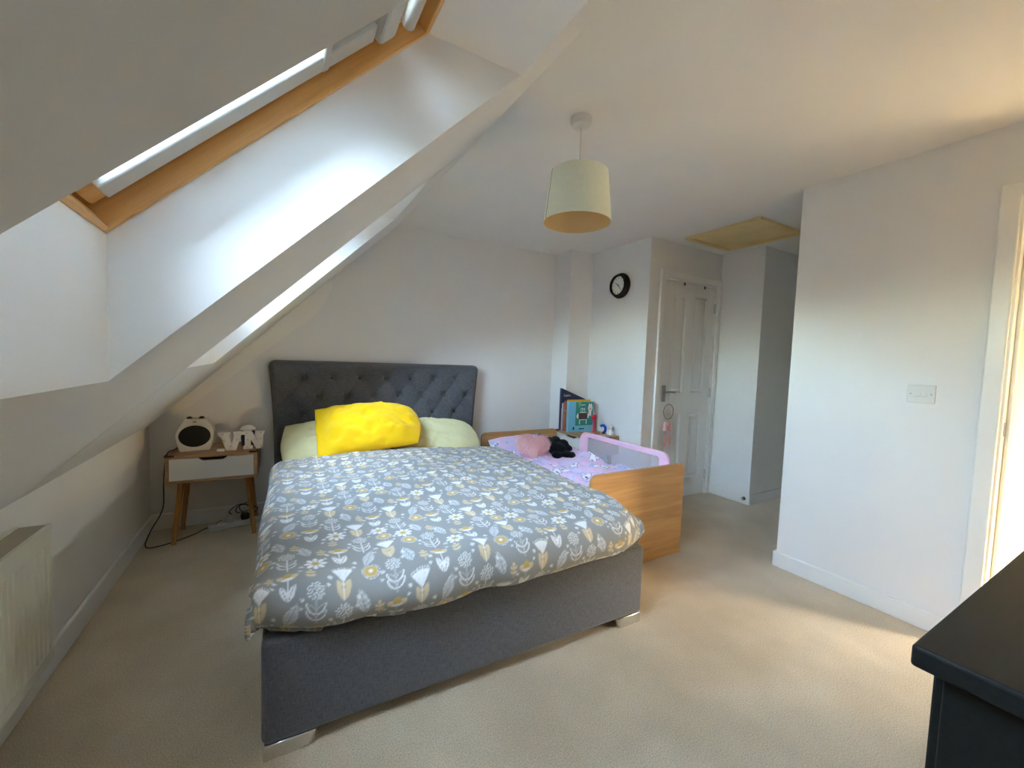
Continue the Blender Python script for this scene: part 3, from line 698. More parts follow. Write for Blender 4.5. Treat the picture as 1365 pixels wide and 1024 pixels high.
def frame(c, xa, ya):
    x = Vector(xa).normalized(); z = x.cross(Vector(ya)).normalized(); y = z.cross(x)
    return Matrix(((x.x, y.x, z.x, c[0]), (x.y, y.y, z.y, c[1]), (x.z, y.z, z.z, c[2]), (0, 0, 0, 1)))
pillow('bed_pillow', 0.71, 0.47, 0.20, LEMON, frame((0.375, 3.10, 0.592), (1, -0.02, 0.0), (0, 0.86, 0.48)), 'pale yellow pillow at the nightstand side of the double bed', seed=1, wrinkle=0.012)
pillow('bed_pillow', 0.71, 0.47, 0.20, LEMON, frame((1.10, 3.075, 0.585), (1, -0.02, -0.03), (0, 0.86, 0.46)), 'pale yellow pillow at the small bed side of the double bed', seed=2, wrinkle=0.012, rnd=0.24)
pillow('bed_pillow', 0.70, 0.43, 0.19, YELLOW, frame((0.575, 2.955, 0.715), (1, -0.06, 0.06), (0.05, 0.80, 0.62)), 'bright mustard yellow pillow propped on top of the two pale ones', seed=4, wrinkle=0.020, flange=0.12, rnd=0.30, arch=0.022)

# ------------------------------------------------------------------ nightstands
def nightstand(label, loc, rotz):
    """local: front faces -y, width along x, origin on the floor at the middle of the front"""
    t_ = thing('nightstand', label, 'nightstand', loc, rotz, 'matching oak nightstands with white drawers')
    w, d, z0, z1, th = 0.235, 0.37, 0.405, 0.575, 0.017
    body = MB().box(-w, w, 0, d, z1-th, z1).box(-w, w, 0, d, z0, z0+th).box(-w, -w+th, 0, d, z0+th, z1-th).box(w-th, w, 0, d, z0+th, z1-th).box(-w+th, w-th, d-0.01, d, z0+th, z1-th)
    obj('body', body, OAKTOP, t_, bevel=0.0015)
    a, zt, zb = w-th-0.002, z1-th-0.003, z0+th+0.002
    k = [(-a, zb), (a, zb), (a, zt), (0.075, zt)]
    k += [(0.075-0.03*(i/6), zt-0.018*(math.sin(i/6*math.pi/2))) for i in range(1, 7)] + [(-0.045-0.03*(i/6), zt-0.018*math.cos(i/6*math.pi/2)) for i in range(0, 6)]
    k += [(-0.075, zt), (-a, zt)]
    dr = obj('drawer', MB().prism(k, -0.001, 0.016), WHITEP, t_)
    obj('drawer_box', MB().box(-a+0.01, a-0.01, 0.016, d-0.02, zb+0.005, zb+0.06), BLACKW, dr)
    for sx in (-1, 1):
        for (yt, yb) in ((0.10, 0.08), (d-0.06, d-0.03)):
            obj('leg', MB().cyl((sx*(w-0.062), yt, z0), (sx*(w-0.022), yb, 0.0), 0.017, 0.0125, 14), OAK_Z, t_, auto=50)
    for sx in (-1, 1):
        pr_ = [(sx*(w+0.004), -0.005), (sx*(w-0.045), -0.005), (sx*(w-0.045), 0.006), (sx*(w-0.006), 0.006), (sx*(w-0.006), 0.045), (sx*(w+0.004), 0.045)]
        obj('corner_guard', MB().prism(pr_, z1-0.006, z1+0.006, 'z'), BROWNR, t_, bevel=0.003)
    return t_
NSL = (-0.347, 3.10, 0)
nightstand('oak nightstand with white drawer holding the round speaker and letters', NSL, rad(-1.0))
NSR = (2.335, 2.925, 0)
nightstand('oak nightstand with white drawer holding books behind the small bed', NSR, rad(-90))
ZN = 0.575

# speaker with ears
sp = thing('speaker', 'cream speaker with big black oval front and two black ears on nightstand', 'speaker', (-0.455, 3.27, ZN), rad(2))
def sp_half(z):
    q = z/0.205
    return 0.078+0.022*math.sin(min(1, q/0.75)*math.pi*0.62) if q < 0.55 else 0.0985-0.045*((q-0.55)/0.45)**1.6
zs = [0.205*i/24 for i in range(25)]
pol = [(sp_half(z), z) for z in zs] + [(-sp_half(z), z) for z in reversed(zs)]
obj('body', MB().prism(pol, -0.055, 0.055), CREAMP, sp, bevel=0.016, seg=4, auto=50)
gr = MB(); NG = 40
vs_ = [(0, -0.064, 0.098)]
for k, (q, y) in enumerate(((0.5, -0.0635), (0.85, -0.061), (0.97, -0.0575), (1.0, -0.052))):
    vs_ += [(0.083*q*math.cos(2*math.pi*i/NG), y, 0.098+0.07*q*math.sin(2*math.pi*i/NG)) for i in range(NG)]
fs = [(0, 1+i, 1+(i+1) % NG) for i in range(NG)]
for k in range(3): fs += [(1+k*NG+i, 1+(k+1)*NG+i, 1+(k+1)*NG+(i+1) % NG, 1+k*NG+(i+1) % NG) for i in range(NG)]
gr.add(vs_, fs); obj('grille', gr, BLACKM, sp, smooth=True)
for sx in (-1, 1): obj('ear', MB().ball((sx*0.031, 0.0, 0.203), (0.017, 0.02, 0.016), 16, 10), BLACKP, sp, smooth=True)
obj('badge', MB().box(-0.009, 0.009, -0.0575, -0.055, 0.187, 0.192), BLACKP, sp)

# marquee letters
def letter(name, poly_list, label, loc, rotz, bulbs):
    t_ = thing(name, label, 'letter', loc, rotz, 'white marquee letters')
    m = MB().prism(poly_list, -0.014, 0.014)
    obj('letter_box', m, WHITEP, t_, bevel=0.0015)
    b0 = None
    for x, z in bulbs:
        if b0 is None:
            b0 = obj('bulb', MB().ball((0, 0, 0), (0.005, 0.005, 0.005), 10, 8), CREAMP, t_, smooth=True); b0.location = (x, -0.016, z)
        else: share('bulb', b0, t_, (x, -0.016, z))
    return t_
V_ = [(-0.068, 0.118), (-0.068, 0.098), (-0.055, 0.098), (-0.024, 0.0), (0.030, 0.0), (0.058, 0.098), (0.070, 0.098), (0.070, 0.118), (0.014, 0.118), (0.014, 0.098), (0.022, 0.098), (0.006, 0.046), (-0.010, 0.098), (0.0, 0.098), (0.0, 0.118)]
letter('letter_v', V_, 'white marquee letter V standing on the nightstand beside the speaker', (-0.262, 3.19, ZN), 0, [(-0.042, 0.106), (0.042, 0.106), (-0.03, 0.065), (0.034, 0.068), (0.002, 0.028)])
N_ = [(-0.064, 0.0), (-0.064, 0.022), (-0.055, 0.022), (-0.055, 0.098), (-0.064, 0.098), (-0.064, 0.12), (-0.016, 0.12), (0.022, 0.05), (0.022, 0.098), (0.012, 0.098), (0.012, 0.12), (0.064, 0.12), (0.064, 0.098), (0.055, 0.098), (0.055, 0.0), (0.014, 0.0), (-0.018, 0.062), (-0.018, 0.022), (-0.008, 0.022), (-0.008, 0.0)]
N_ = [(x_*0.94, z_*0.98) for x_, z_ in N_]
letter('letter_n', N_, 'white marquee letter N standing at the nightstand edge by the headboard', (-0.134, 3.20, ZN), 0, [(-0.04, 0.105), (0.038, 0.105), (-0.036, 0.064), (0.002, 0.062), (0.038, 0.064), (-0.036, 0.012), (0.04, 0.02)])
eb = tag(obj('earbud_case', MB().box(-0.022, 0.022, -0.011, 0.011, 0, 0.019), WHITEP, bevel=0.008, seg=4, auto=60), 'small white earbud case lying between the speaker and letter V', 'case')
eb.location = (-0.312, 3.15, ZN+0.0005)
bc = thing('cup', 'dark blue lidded cup half hidden behind the letters', 'cup', (-0.175, 3.315, ZN+0.0005))
obj('body', MB().lathe([(0.0, 0), (0.036, 0), (0.042, 0.11), (0.0, 0.11)], n=24), DKBLUE, bc, auto=40)
obj('lid', MB().lathe([(0.0, 0.108), (0.045, 0.108), (0.045, 0.118), (0.036, 0.128), (0.02, 0.138), (0.0, 0.140)], n=24), WHITEP, bc, auto=40)

# cables and power strip
def spline(pts, n=10):
    out = []; P = [Vector(p) for p in pts]; P = [2*P[0]-P[1]]+P+[2*P[-1]-P[-2]]
    for i in range(1, len(P)-2):
        for k in range(n):
            q = k/n; a, b, c, d = P[i-1], P[i], P[i+1], P[i+2]
            out.append(0.5*((2*b)+(c-a)*q+(2*a-5*b+4*c-d)*q*q+(3*b-a-3*c+d)*q**3))
    out.append(P[-2]); return out
cb = spline([(-0.52, 3.33, ZN+0.03), (-0.56, 3.28, ZN+0.008), (-0.586, 3.22, ZN+0.004), (-0.594, 3.18, 0.52), (-0.598, 3.16, 0.40), (-0.60, 3.14, 0.25), (-0.66, 3.17, 0.12), (-0.695, 3.20, 0.03), (-0.68, 3.18, 0.006), (-0.62, 3.185, 0.006), (-0.56, 3.22, 0.006), (-0.47, 3.30, 0.006), (-0.43, 3.36, 0.008), (-0.38, 3.37, 0.02), (-0.33, 3.36, 0.055)])
tag(obj('speaker_cable', MB().tube(cb, 0.0032, 8), RUBBER, smooth=True), 'black cable looping from the speaker down to the floor', 'cable')
ps = thing('power_strip', 'white power strip lying on carpet under the nightstand', 'power strip', (-0.235, 3.37, 0.001), rad(10))
obj('body', MB().box(-0.17, 0.17, -0.03, 0.03, 0, 0.032), WHITEP, ps, bevel=0.006, seg=3)
for i in range(4): obj('socket', MB().box(-0.13+i*0.075, -0.085+i*0.075, -0.02, 0.02, 0.032, 0.034), WHITEP, ps)
pw = thing('plug', 'white plug pushed into the power strip', 'plug', (-0.28, 3.36, 0.036), rad(10)); obj('body', MB().box(-0.024, 0.024, -0.022, 0.022, 0, 0.05), WHITEP, pw, bevel=0.01, seg=3)
pb = thing('plug', 'black plug pushed into the power strip', 'plug', (-0.195, 3.375, 0.036), rad(10)); obj('body', MB().box(-0.026, 0.026, -0.024, 0.024, 0, 0.045), BLACKP, pb, bevel=0.012, seg=3)
random.seed(4)
cc = []
for i in range(40):
    a = i*0.42; cc.append((-0.20+0.055*math.cos(a)+0.03*math.sin(i*0.13), 3.36+0.03*math.sin(a*0.7), 0.115+0.035*math.sin(a)+0.006*math.sin(i)))
tag(obj('coiled_cable', MB().tube(spline(cc, 4), 0.003, 8), RUBBER, smooth=True), 'bunched black cable resting on the power strip plugs', 'cable')
tag(obj('white_cable', MB().tube(spline([(-0.28, 3.35, 0.08), (-0.34, 3.34, 0.05), (-0.40, 3.36, 0.006), (-0.42, 3.33, 0.006), (-0.36, 3.31, 0.006), (-0.28, 3.33, 0.008)], 10), 0.003, 8), WHITEP, smooth=True), 'white cable trailing off the end of the power strip', 'cable')

# ------------------------------------------------------------------ small bed
cot = thing('toddler_bed', 'oak effect toddler bed beside the double bed', 'bed', (1.912, 1.70, 0))
CW, CL, CH = 0.395, 1.43, 0.597
def rounded(x0, x1, z0, z1, r, n=8):
    p = [(x0, z0), (x1, z0)]
    p += [(x1-r+r*math.cos(k/n*math.pi/2), z1-r+r*math.sin(k/n*math.pi/2)) for k in range(n+1)]
    p += [(x0+r-r*math.sin(k/n*math.pi/2), z1-r+r*math.cos(k/n*math.pi/2)) for k in range(n+1)]
    return p
obj('foot_panel', MB().prism(rounded(-CW, CW, 0.001, CH, 0.045), 0, 0.022), OAK, cot, bevel=0.003)
obj('head_panel', MB().prism(rounded(-CW, CW, 0.001, CH, 0.045), CL-0.022, CL), OAK, cot, bevel=0.003)
for s_ in (-1, 1): obj('side_rail', MB().box(min(s_*CW, s_*(CW-0.02)), max(s_*CW, s_*(CW-0.02)), 0.022, CL-0.022, 0.16, 0.32), OAK, cot, bevel=0.002)
for i in range(9): obj('slat', MB().box(-CW+0.02, CW-0.02, 0.06+i*0.15, 0.13+i*0.15, 0.22, 0.236), OAK, cot)
cm = obj('toddler_mattress', MB().box(1.545, 2.26, 1.73, 3.10, 0.238, 0.40), MATTR, bevel=0.02, seg=3, auto=50); tag(cm, 'white mattress of the toddler bed under the pastel bedding', 'mattress')

# pastel print
LB = np.array(srgb(232, 198, 228)); T2 = np.ones((360, 360, 3))*LB; rs = np.random.RandomState(11)
g2x, g2y = np.meshgrid((np.arange(360)+0.5)/360, (np.arange(360)+0.5)/360, indexing='ij')
def l2(cx, cy_, rot=0):
    dx = (g2x-cx+0.5) % 1-0.5; dy = (g2y-cy_+0.5) % 1-0.5; c, s_ = math.cos(rot), math.sin(rot); return dx*c+dy*s_, -dx*s_+dy*c
for k in range(5):
    x, y = l2(rs.rand(), rs.rand()); T2[(np.hypot(x, y) < 0.13)] = T2[(np.hypot(x, y) < 0.13)]*0.5+np.array(srgb(206, 204, 240))*0.5
for k in range(7):      # cloud-like white shapes with plum outlines
    cx, cy_, rt = rs.rand(), rs.rand(), rs.rand()*6.28
    def cloud(gr_):
        m = np.zeros((360, 360), bool)
        for ox, oy, rr in ((-0.07, 0, 0.045), (0, 0.015, 0.06), (0.07, 0, 0.045), (0.03, 0.05, 0.035)):
            x, y = l2(cx, cy_, rt); m |= np.hypot(x-ox, y-oy) < rr+gr_
        return m
    T2[cloud(0.008)] = np.array(srgb(118, 92, 140)); T2[cloud(0)] = np.array(srgb(244, 240, 250))
    x, y = l2(cx, cy_, rt); q = np.hypot(x-0.06, y-0.02); T2[(q < 0.022)] = np.array(srgb(120, 92, 142))
    q = (np.abs(np.hypot(x+0.12, y-0.01)-0.05) < 0.012) & (x < -0.1); T2[q] = np.array(srgb(150, 190, 236))
for k in range(16):
    x, y = l2(rs.rand(), rs.rand()); r = np.hypot(x, y); a = np.arctan2(y, x); T2[r < 0.022*(0.6+0.4*np.cos(5*a))] = np.array([srgb(160, 214, 240), srgb(250, 244, 252), srgb(150, 120, 170)][k % 3])
n_, m_ = 190, 300
s = np.linspace(-0.02, 1.02, n_)[:, None]*np.ones((1, m_)); t = np.linspace(0, 1, m_)[None, :]*np.ones((n_, 1))
x = 1.512+s*0.735; y = 1.735+t*1.02
edge_s = np.minimum(s+0.02, 1.02-s); roll = np.clip(edge_s/0.10, 0, 1)
z = 0.474+0.042*fbm(x*4.2, y*3.6, 3, 21)+0.036*(ridge(x*6+y*3, y*5-x*4, 31)-0.3)+0.012*(ridge(x*13-y*8, y*11+x*6, 17)-0.5)+0.02*np.exp(-((y-2.25)/0.25)**2)
zz_ = 0.40+(z-0.40)*np.sqrt(1-(1-roll)**2)*0.98
te = np.clip((1-t)/0.05, 0, 1); zz_ = 0.404+(zz_-0.404)*np.sqrt(1-(1-te)**2)
y = y+0.05*vnoise(s*4, t*2, 13, 2)*np.clip(t*3, 0, 1)
P2 = np.stack([x, y, zz_], -1)
cd = grid_obj('small_duvet', P2, UNI, None, sample(T2, 0.42, 0.42, x, y), solid=0.004); tag(cd, 'crumpled pink duvet with pastel print on the toddler bed', 'duvet')
pillow('small_pillow', 0.62, 0.38, 0.10, UNI, frame((1.86, 2.93, 0.485), (1, -0.02, 0.03), (0, 0.93, 0.30)), 'pink printed pillow at the head of the toddler bed', seed=9, wrinkle=0.008, colors=lambda a, b: sample(T2, 0.42, 0.42, a+1.2, b+1.1))

# bed guard
bg_ = thing('bed_guard', 'pink framed mesh bed guard along the toddler bed', 'bed guard', (2.262, 0, 0))
def guard_poly(i, r):
    y0, y1, z0, z1 = 1.775+i, 2.695-i, 0.40+i*0.3, 0.645-i*0.45; n = 8
    p = [(y0, z0), (y1, z0)] + [(y1-r+r*math.cos(k/n*math.pi/2), z1-r+r*math.sin(k/n*math.pi/2)) for k in range(n+1)] + [(y0+r-r*math.sin(k/n*math.pi/2), z1-r+r*math.cos(k/n*math.pi/2)) for k in range(n+1)]
    return p
o_ = guard_poly(0, 0.075); i_ = guard_poly(0.085, 0.02); n = len(o_)
m = MB(); vs_ = [(-0.013, *p) for p in o_]+[(-0.013, *p) for p in i_]+[(0.013, *p) for p in o_]+[(0.013, *p) for p in i_]; fs = []
for k in range(n):
    k2 = (k+1) % n; fs += [(k, k2, n+k2, n+k), (2*n+k, 3*n+k, 3*n+k2, 2*n+k2), (k, 2*n+k, 2*n+k2, k2), (n+k, n+k2, 3*n+k2, 3*n+k)]
m.add(vs_, fs); obj('padded_border', m, PINKB, bg_, bevel=0.005, auto=50)
obj('mesh_panel', MB().prism(guard_poly(0.08, 0.02), -0.001, 0.001, 'x'), NETTING, bg_)

# heart cushion
def heart_pt(th): return (16*math.sin(th)**3/17.0, (13*math.cos(th)-5*math.cos(2*th)-2*math.cos(3*th)-math.cos(4*th)+2.5)/17.0)
NT, NR = 64, 14; vs_ = []; fs = []
for side in (1, -1):
    b0 = len(vs_); vs_.append((0, 0.0, side*0.062))
    for k in range(1, NR+1):
        q = k/NR; hgt = 0.062*math.sqrt(max(0, 1-q**2.6))
        for i in range(NT):
            hx, hy = heart_pt(2*math.pi*i/NT); vs_.append((hx*0.15*q, hy*0.15*q, side*hgt))
    fs += [(b0, b0+1+i, b0+1+(i+1) % NT) for i in range(NT)]
    for k in range(NR-1):
        for i in range(NT): fs.append((b0+1+k*NT+i, b0+1+(k+1)*NT+i, b0+1+(k+1)*NT+(i+1) % NT, b0+1+k*NT+(i+1) % NT))
hm = MB().add(vs_, fs)
hc = obj('heart_cushion', hm, FURP, smooth=True)
bm = bmesh.new(); bm.from_mesh(hc.data); bmesh.ops.remove_doubles(bm, verts=bm.verts, dist=1e-4); bmesh.ops.recalc_face_normals(bm, faces=bm.faces); bm.to_mesh(hc.data)
fur = MB(); random.seed(3); bm.faces.ensure_lookup_table()
for f_ in bm.faces:
    na = max(1, int(f_.calc_area()/1.1e-5)); c = f_.calc_center_median(); nn = f_.normal
    for q in range(min(na, 14)):
        vsf = [v.co for v in f_.verts]; w_ = [random.random() for _ in vsf]; sw_ = sum(w_); p = sum((v*(a/sw_) for v, a in zip(vsf, w_)), Vector())
        d = (nn+Vector((random.uniform(-.7, .7), random.uniform(-.9, .3), random.uniform(-.5, .5)))).normalized()*random.uniform(0.012, 0.026)
        sd = d.cross(Vector((random.random(), random.random(), random.random()))).normalized()*0.0016
        fur.add([p-sd, p+sd, p+d], [(0, 1, 2)])
bm.free()
hc.matrix_world = frame((1.765, 2.66, 0.535), (0.88, -0.36, -0.05), (0.28, 0.74, 0.52))
fo = obj('fur', fur, FURP, hc); fo['kind'] = 'stuff'
tag(hc, 'fluffy dusty pink heart cushion on the toddler bed', 'cushion')

# black plush toy
pt = MB()
for c, r in (((0, 0, 0.06), (0.075, 0.06, 0.055)), ((-0.075, 0.03, 0.10), (0.055, 0.05, 0.05)), ((-0.125, 0.05, 0.135), (0.034, 0.03, 0.026)), ((-0.15, 0.055, 0.147), (0.022, 0.022, 0.02)), ((0.04, 0.045, 0.09), (0.05, 0.04, 0.045)),
             ((0.08, 0.03, 0.065), (0.04, 0.035, 0.03)), ((0.075, -0.045, 0.03), (0.055, 0.04, 0.032)), ((0.115, -0.055, 0.03), (0.03, 0.032, 0.03)), ((0.0, -0.065, 0.028), (0.045, 0.035, 0.028)), ((-0.02, 0.06, 0.12), (0.04, 0.035, 0.035))):
    pt.ball(c, r, 18, 12)
pl_ = obj('plush_toy', pt, BLACKF, smooth=True); rm = pl_.modifiers.new('merge', 'REMESH'); rm.mode = 'VOXEL'; rm.voxel_size = 0.006; rm.use_smooth_shade = True
pl_.location = (1.945, 2.60, 0.47); pl_.rotation_euler = (0, 0, rad(-38)); tag(pl_, 'floppy black plush toy lying beside the pink heart cushion', 'soft toy')

# ------------------------------------------------------------------ books and toys on the second nightstand
def book(label, loc, rotz, w, h, t_, cover, lean=0.0):
    """cover faces -y, spine at -x"""
    b = thing('book', label, 'book', loc, 0, 'picture books on the nightstand'); b.rotation_euler = (lean, 0, rotz)
    k = 0.0022
    obj('cover', MB().box(0, w, 0, k, 0, h).box(0, w, t_-k, t_, 0, h).box(0, k, k, t_-k, 0, h), cover, b)
    obj('pages', MB().box(k, w-0.004, k, t_-k, 0.004, h-0.004), PAPER, b)
    return b
def flat(name, polys, mat, parent, y=-0.0012, d=0.0012):
    m = MB()
    for p in polys: m.prism(p, y, y+d)
    return obj(name, m, mat, parent)
def oval(cx, cz, a, b, n=16): return [(cx+a*math.cos(2*math.pi*i/n), cz+b*math.sin(2*math.pi*i/n)) for i in range(n)]
def rect(x0, x1, z0, z1): return [(x0, z0), (x1, z0), (x1, z1), (x0, z1)]
def lettering(text, size, loc, mat, parent):
    cu = bpy.data.curves.new('lettering', 'FONT'); cu.body = text; cu.size = size; cu.extrude = 0.0004; cu.align_x = 'CENTER'
    tmp = bpy.data.objects.new('lettering', cu); COL.objects.link(tmp)
    dg = bpy.context.evaluated_depsgraph_get(); me = bpy.data.meshes.new_from_object(tmp.evaluated_get(dg)); bpy.data.objects.remove(tmp)
    me.materials.clear(); me.materials.append(mat); o = bpy.data.objects.new('lettering', me); o.location = loc; o.rotation_euler = (math.pi/2, 0, 0); return link(o, parent)
ZB = ZN+0.001
b1 = book('light blue book with teal llama cover, frontmost on nightstand', (2.350, 2.985, ZB), rad(-2), 0.285, 0.285, 0.04, SKYB)
flat('cover_picture', [rect(0.075, 0.28, 0.06, 0.282)], TEAL, b1)
flat('llama_body', [oval(0.16, 0.150, 0.075, 0.040, 20)], WHITEC, b1, -0.0022); flat('llama_rug', [rect(0.108, 0.212, 0.118, 0.180)], GREYD, b1, -0.0030)
for x_ in (0.118, 0.196): flat('llama_leg', [rect(x_, x_+0.010, 0.072, 0.125)], WHITEC, b1, -0.0022)
flat('llama_head', [oval(0.243, 0.225, 0.026, 0.036)], WHITEC, b1, -0.0022); flat('llama_neck', [rect(0.226, 0.258, 0.15, 0.215)], WHITEC, b1, -0.0021)
for p_ in ([(0.222, 0.245), (0.228, 0.275), (0.240, 0.252)], [(0.246, 0.252), (0.258, 0.275), (0.264, 0.245)]): flat('llama_ear', [p_], WHITEC, b1, -0.0023)
flat('llama_face', [oval(0.243, 0.217, 0.014, 0.012)], PINKT, b1, -0.0032)
lettering("I'M", 0.046, (0.155, -0.0022, 0.195), WHITEC, b1); flat('title_line', [rect(0.13, 0.185, 0.252, 0.258)], WHITEC, b1, -0.0022)
flat('foot_print', [rect(0.12, 0.18, 0.022, 0.034)], GREYD, b1, -0.0022); flat('spine_badge', [oval(0.055, 0.035, 0.010, 0.016)], GREYD, b1, -0.0022)
flat('lime_patch', [[(0.10, 0.282), (0.135, 0.282), (0.112, 0.225)]], LIME, b1, -0.0022)
book('yellow book standing right behind the light blue book', (2.368, 3.034, ZB), rad(-2), 0.27, 0.300, 0.013, YEL2)
book('orange spined thin book behind the yellow book', (2.352, 3.055, ZB), rad(-2), 0.25, 0.288, 0.009, ORANGE)
book('lilac thin book behind the orange spined book', (2.348, 3.071, ZB), rad(-2), 0.24, 0.272, 0.008, LILAC)
book('white thin book in front of the slanted navy folder', (2.345, 3.086, ZB), rad(-2), 0.24, 0.262, 0.007, PAPER)
b6 = thing('folder', 'tall navy folder with slanted top behind the picture books', 'folder', (2.345, 3.104, ZB), rad(-1))
obj('side_panel', MB().prism([(0, 0), (0.285, 0), (0.285, 0.298), (0, 0.405)], 0, 0.003), NAVY, b6); obj('back_panel', MB().prism([(0, 0), (0.285, 0), (0.285, 0.298), (0, 0.405)], 0.027, 0.03), NAVY, b6)
obj('spine', MB().box(0, 0.003, 0.003, 0.027, 0, 0.403), NAVY, b6)
lettering('Learn', 0.034, (0.065, -0.0006, 0.325), PAPER, b6)
rk = thing('book_rack', 'thin wire book rack beside the picture books', 'rack', (2.341, 3.04, ZB))
for y_ in (-0.05, 0.05): obj('wire', MB().tube([(0.0, y_, 0.0025), (0.0, y_, 0.2), (-0.006, y_, 0.21)], 0.0018, 8), GREYST, rk, smooth=True)
obj('wire', MB().tube([(0.0, -0.05, 0.2), (0.0, 0.05, 0.2)], 0.0018, 8), GREYST, rk, smooth=True)
rt = thing('toy_wand', 'red wand toy with round head standing beside the books', 'toy', (2.592, 2.915, ZB))
obj('stick', MB().lathe([(0, 0), (0.014, 0), (0.014, 0.012), (0.0095, 0.018), (0.0095, 0.12), (0, 0.12)], n=18), RED, rt, auto=40)
obj('knob', MB().ball((0, 0, 0.142), (0.027, 0.022, 0.030), 18, 12), RED, rt, smooth=True); obj('tip', MB().cyl((0, 0, 0.168), (0.002, 0, 0.186), 0.006, 0.004, 12), PAPER, rt)
bt_ = thing('toy_ring', 'blue curved plastic toy between red wand and white pot', 'toy', (2.628, 2.83, ZB), rad(-10))
arc = [(0.032*math.cos(a), 0, 0.042+0.036*math.sin(a)) for a in np.linspace(-1.5, 2.3, 18)]
obj('arch', MB().tube(arc, 0.013, 12), BLUE, bt_, smooth=True); obj('cap', MB().cyl((-0.035, 0, 0.002), (-0.035, 0, 0.022), 0.014, n=16), ORANGE, bt_, bevel=0.003)
wp = thing('small_pot', 'small white waisted pot at the nightstand edge', 'pot', (2.662, 2.765, ZB))
obj('pot_body', MB().lathe([(0, 0), (0.028, 0), (0.031, 0.012), (0.026, 0.04), (0.015, 0.052), (0.015, 0.058), (0, 0.058)], n=24), WHITEP, wp, auto=40)
obj('pot_lid', MB().lathe([(0, 0.057), (0.018, 0.057), (0.027, 0.065), (0.028, 0.075), (0.02, 0.086), (0, 0.09)], n=24), WHITEP, wp, auto=60)

# ------------------------------------------------------------------ wall things
ck = thing('wall_clock', 'round black wall clock with white face', 'clock', (XR, 2.77, 1.94)); ck.rotation_euler = (rad(90), 0, rad(-90))
def clk(prof): return MB().lathe(prof, n=48)
# local z points into the room
obj('case', clk([(0.0, 0.0), (0.112, 0.0), (0.115, 0.01), (0.108, 0.03), (0.095, 0.036), (0.098, 0.05), (0.09, 0.058), (0.082, 0.05), (0.080, 0.034)]), BLACKP, ck, auto=50)
obj('face', clk([(0.0, 0.035), (0.083, 0.035), (0.083, 0.03)]), WHITEC, ck)
tk = None
for i in range(12):
    a = i*math.pi/6
    o = obj('hour_mark', MB().box(-0.002, 0.002, 0.06, 0.074, 0.0351, 0.0361), GREYD, ck) if tk is None else share('hour_mark', tk, ck)
    tk = tk or o; o.rotation_euler = (0, 0, a)
for ln, wd_, an in ((0.045, 0.003, 52), (0.062, 0.0022, -140)):
    o = obj('hand', MB().prism([(-wd_, -0.012), (wd_, -0.012), (wd_*0.6, ln), (-wd_*0.6, ln)], 0.037, 0.0385, 'z'), BLACKP, ck); o.rotation_euler = (0, 0, rad(an))
obj('pin', MB().cyl((0, 0, 0.036), (0, 0, 0.041), 0.005, n=14), BLACKP, ck)

sw = thing('light_switch', 'white double light switch on the right wall', 'switch', (XR, 0.714, 1.133))
obj('plate', MB().box(-0.010, 0, -0.05, 0.05, -0.043, 0.043), WHITEP, sw, bevel=0.003, seg=3)
for y_ in (-0.0115, 0.0115): obj('rocker', MB().prism([(-0.010, -0.013), (-0.0135, -0.011), (-0.0115, 0.013), (-0.010, 0.013)], y_-0.0105, y_+0.0105), WHITEP, sw)
for y_ in (-0.037, 0.037): obj('screw', MB().cyl((-0.0098, y_, 0), (-0.0112, y_, 0), 0.0035, n=12), NICKEL, sw)

ds = thing('door_stop', 'small dark round door stop on the corridor skirting', 'door stop', (3.674, 2.075, 0.052)); ds.rotation_euler = (0, rad(-90), 0)
obj('base', MB().lathe([(0, 0), (0.016, 0), (0.013, 0.02), (0, 0.02)], n=20), RUBBER, ds, auto=40); obj('tip', MB().lathe([(0, 0.019), (0.009, 0.019), (0.009, 0.03), (0, 0.031)], n=20), CHROME, ds, auto=40)

# dreamcatcher on the door handle
dc = thing('dreamcatcher', 'pink tasselled dreamcatcher hanging from the door handle', 'dreamcatcher', (2.968, fy-0.058, 0.985))
obj('loop', MB().tube([(0, 0, 0.018), (0.003, 0, -0.04), (0, 0, -0.092)], 0.0013, 6), THREAD, dc, smooth=True)
RZ = -0.157; RR = 0.062
obj('hoop', MB().tube([(RR*math.cos(a), 0, RZ+RR*1.05*math.sin(a)) for a in np.linspace(0, 2*math.pi, 40, endpoint=False)], 0.0032, 8, True), HOOP, dc, smooth=True)
web = MB()
for i in range(10):
    a = 2*math.pi*i/10; b = 2*math.pi*(i+1.5)/10; c = 2*math.pi*(i+0.7)/10
    web.tube([(RR*math.cos(a), 0, RZ+RR*math.sin(a)), (0.032*math.cos(c), 0, RZ+0.032*math.sin(c)), (RR*math.cos(2*c-a), 0, RZ+RR*math.sin(2*c-a))], 0.0009, 5)
web.tube([(0.022*math.cos(a)*(1+0.15*math.cos(6*a)), 0, RZ+0.022*math.sin(a)*(1+0.15*math.cos(6*a))) for a in np.linspace(0, 2*math.pi, 40, endpoint=False)], 0.003, 6, True)
obj('web', web, THREAD, dc, smooth=True)
for x_, l_, zz0 in ((-0.036, 0.08, 0.035), (0.0, 0.04, 0.03), (0.036, 0.08, 0.035)):
    zt = RZ-RR*math.sqrt(max(0, 1-(x_/RR)**2))
    ts = obj('tassel', MB().lathe([(0.002, 0), (0.008, -0.006), (0.0075, -0.014), (0.013, -0.02), (0.017, -l_), (0.012, -l_-0.004), (0, -l_-0.004)], (x_, 0, zt-zz0), 14), PINKT, dc, auto=50)
    obj('bead_string', MB().tube([(x_, 0, zt), (x_, 0, zt-zz0)], 0.0022, 6), THREAD, ts)
fth = None
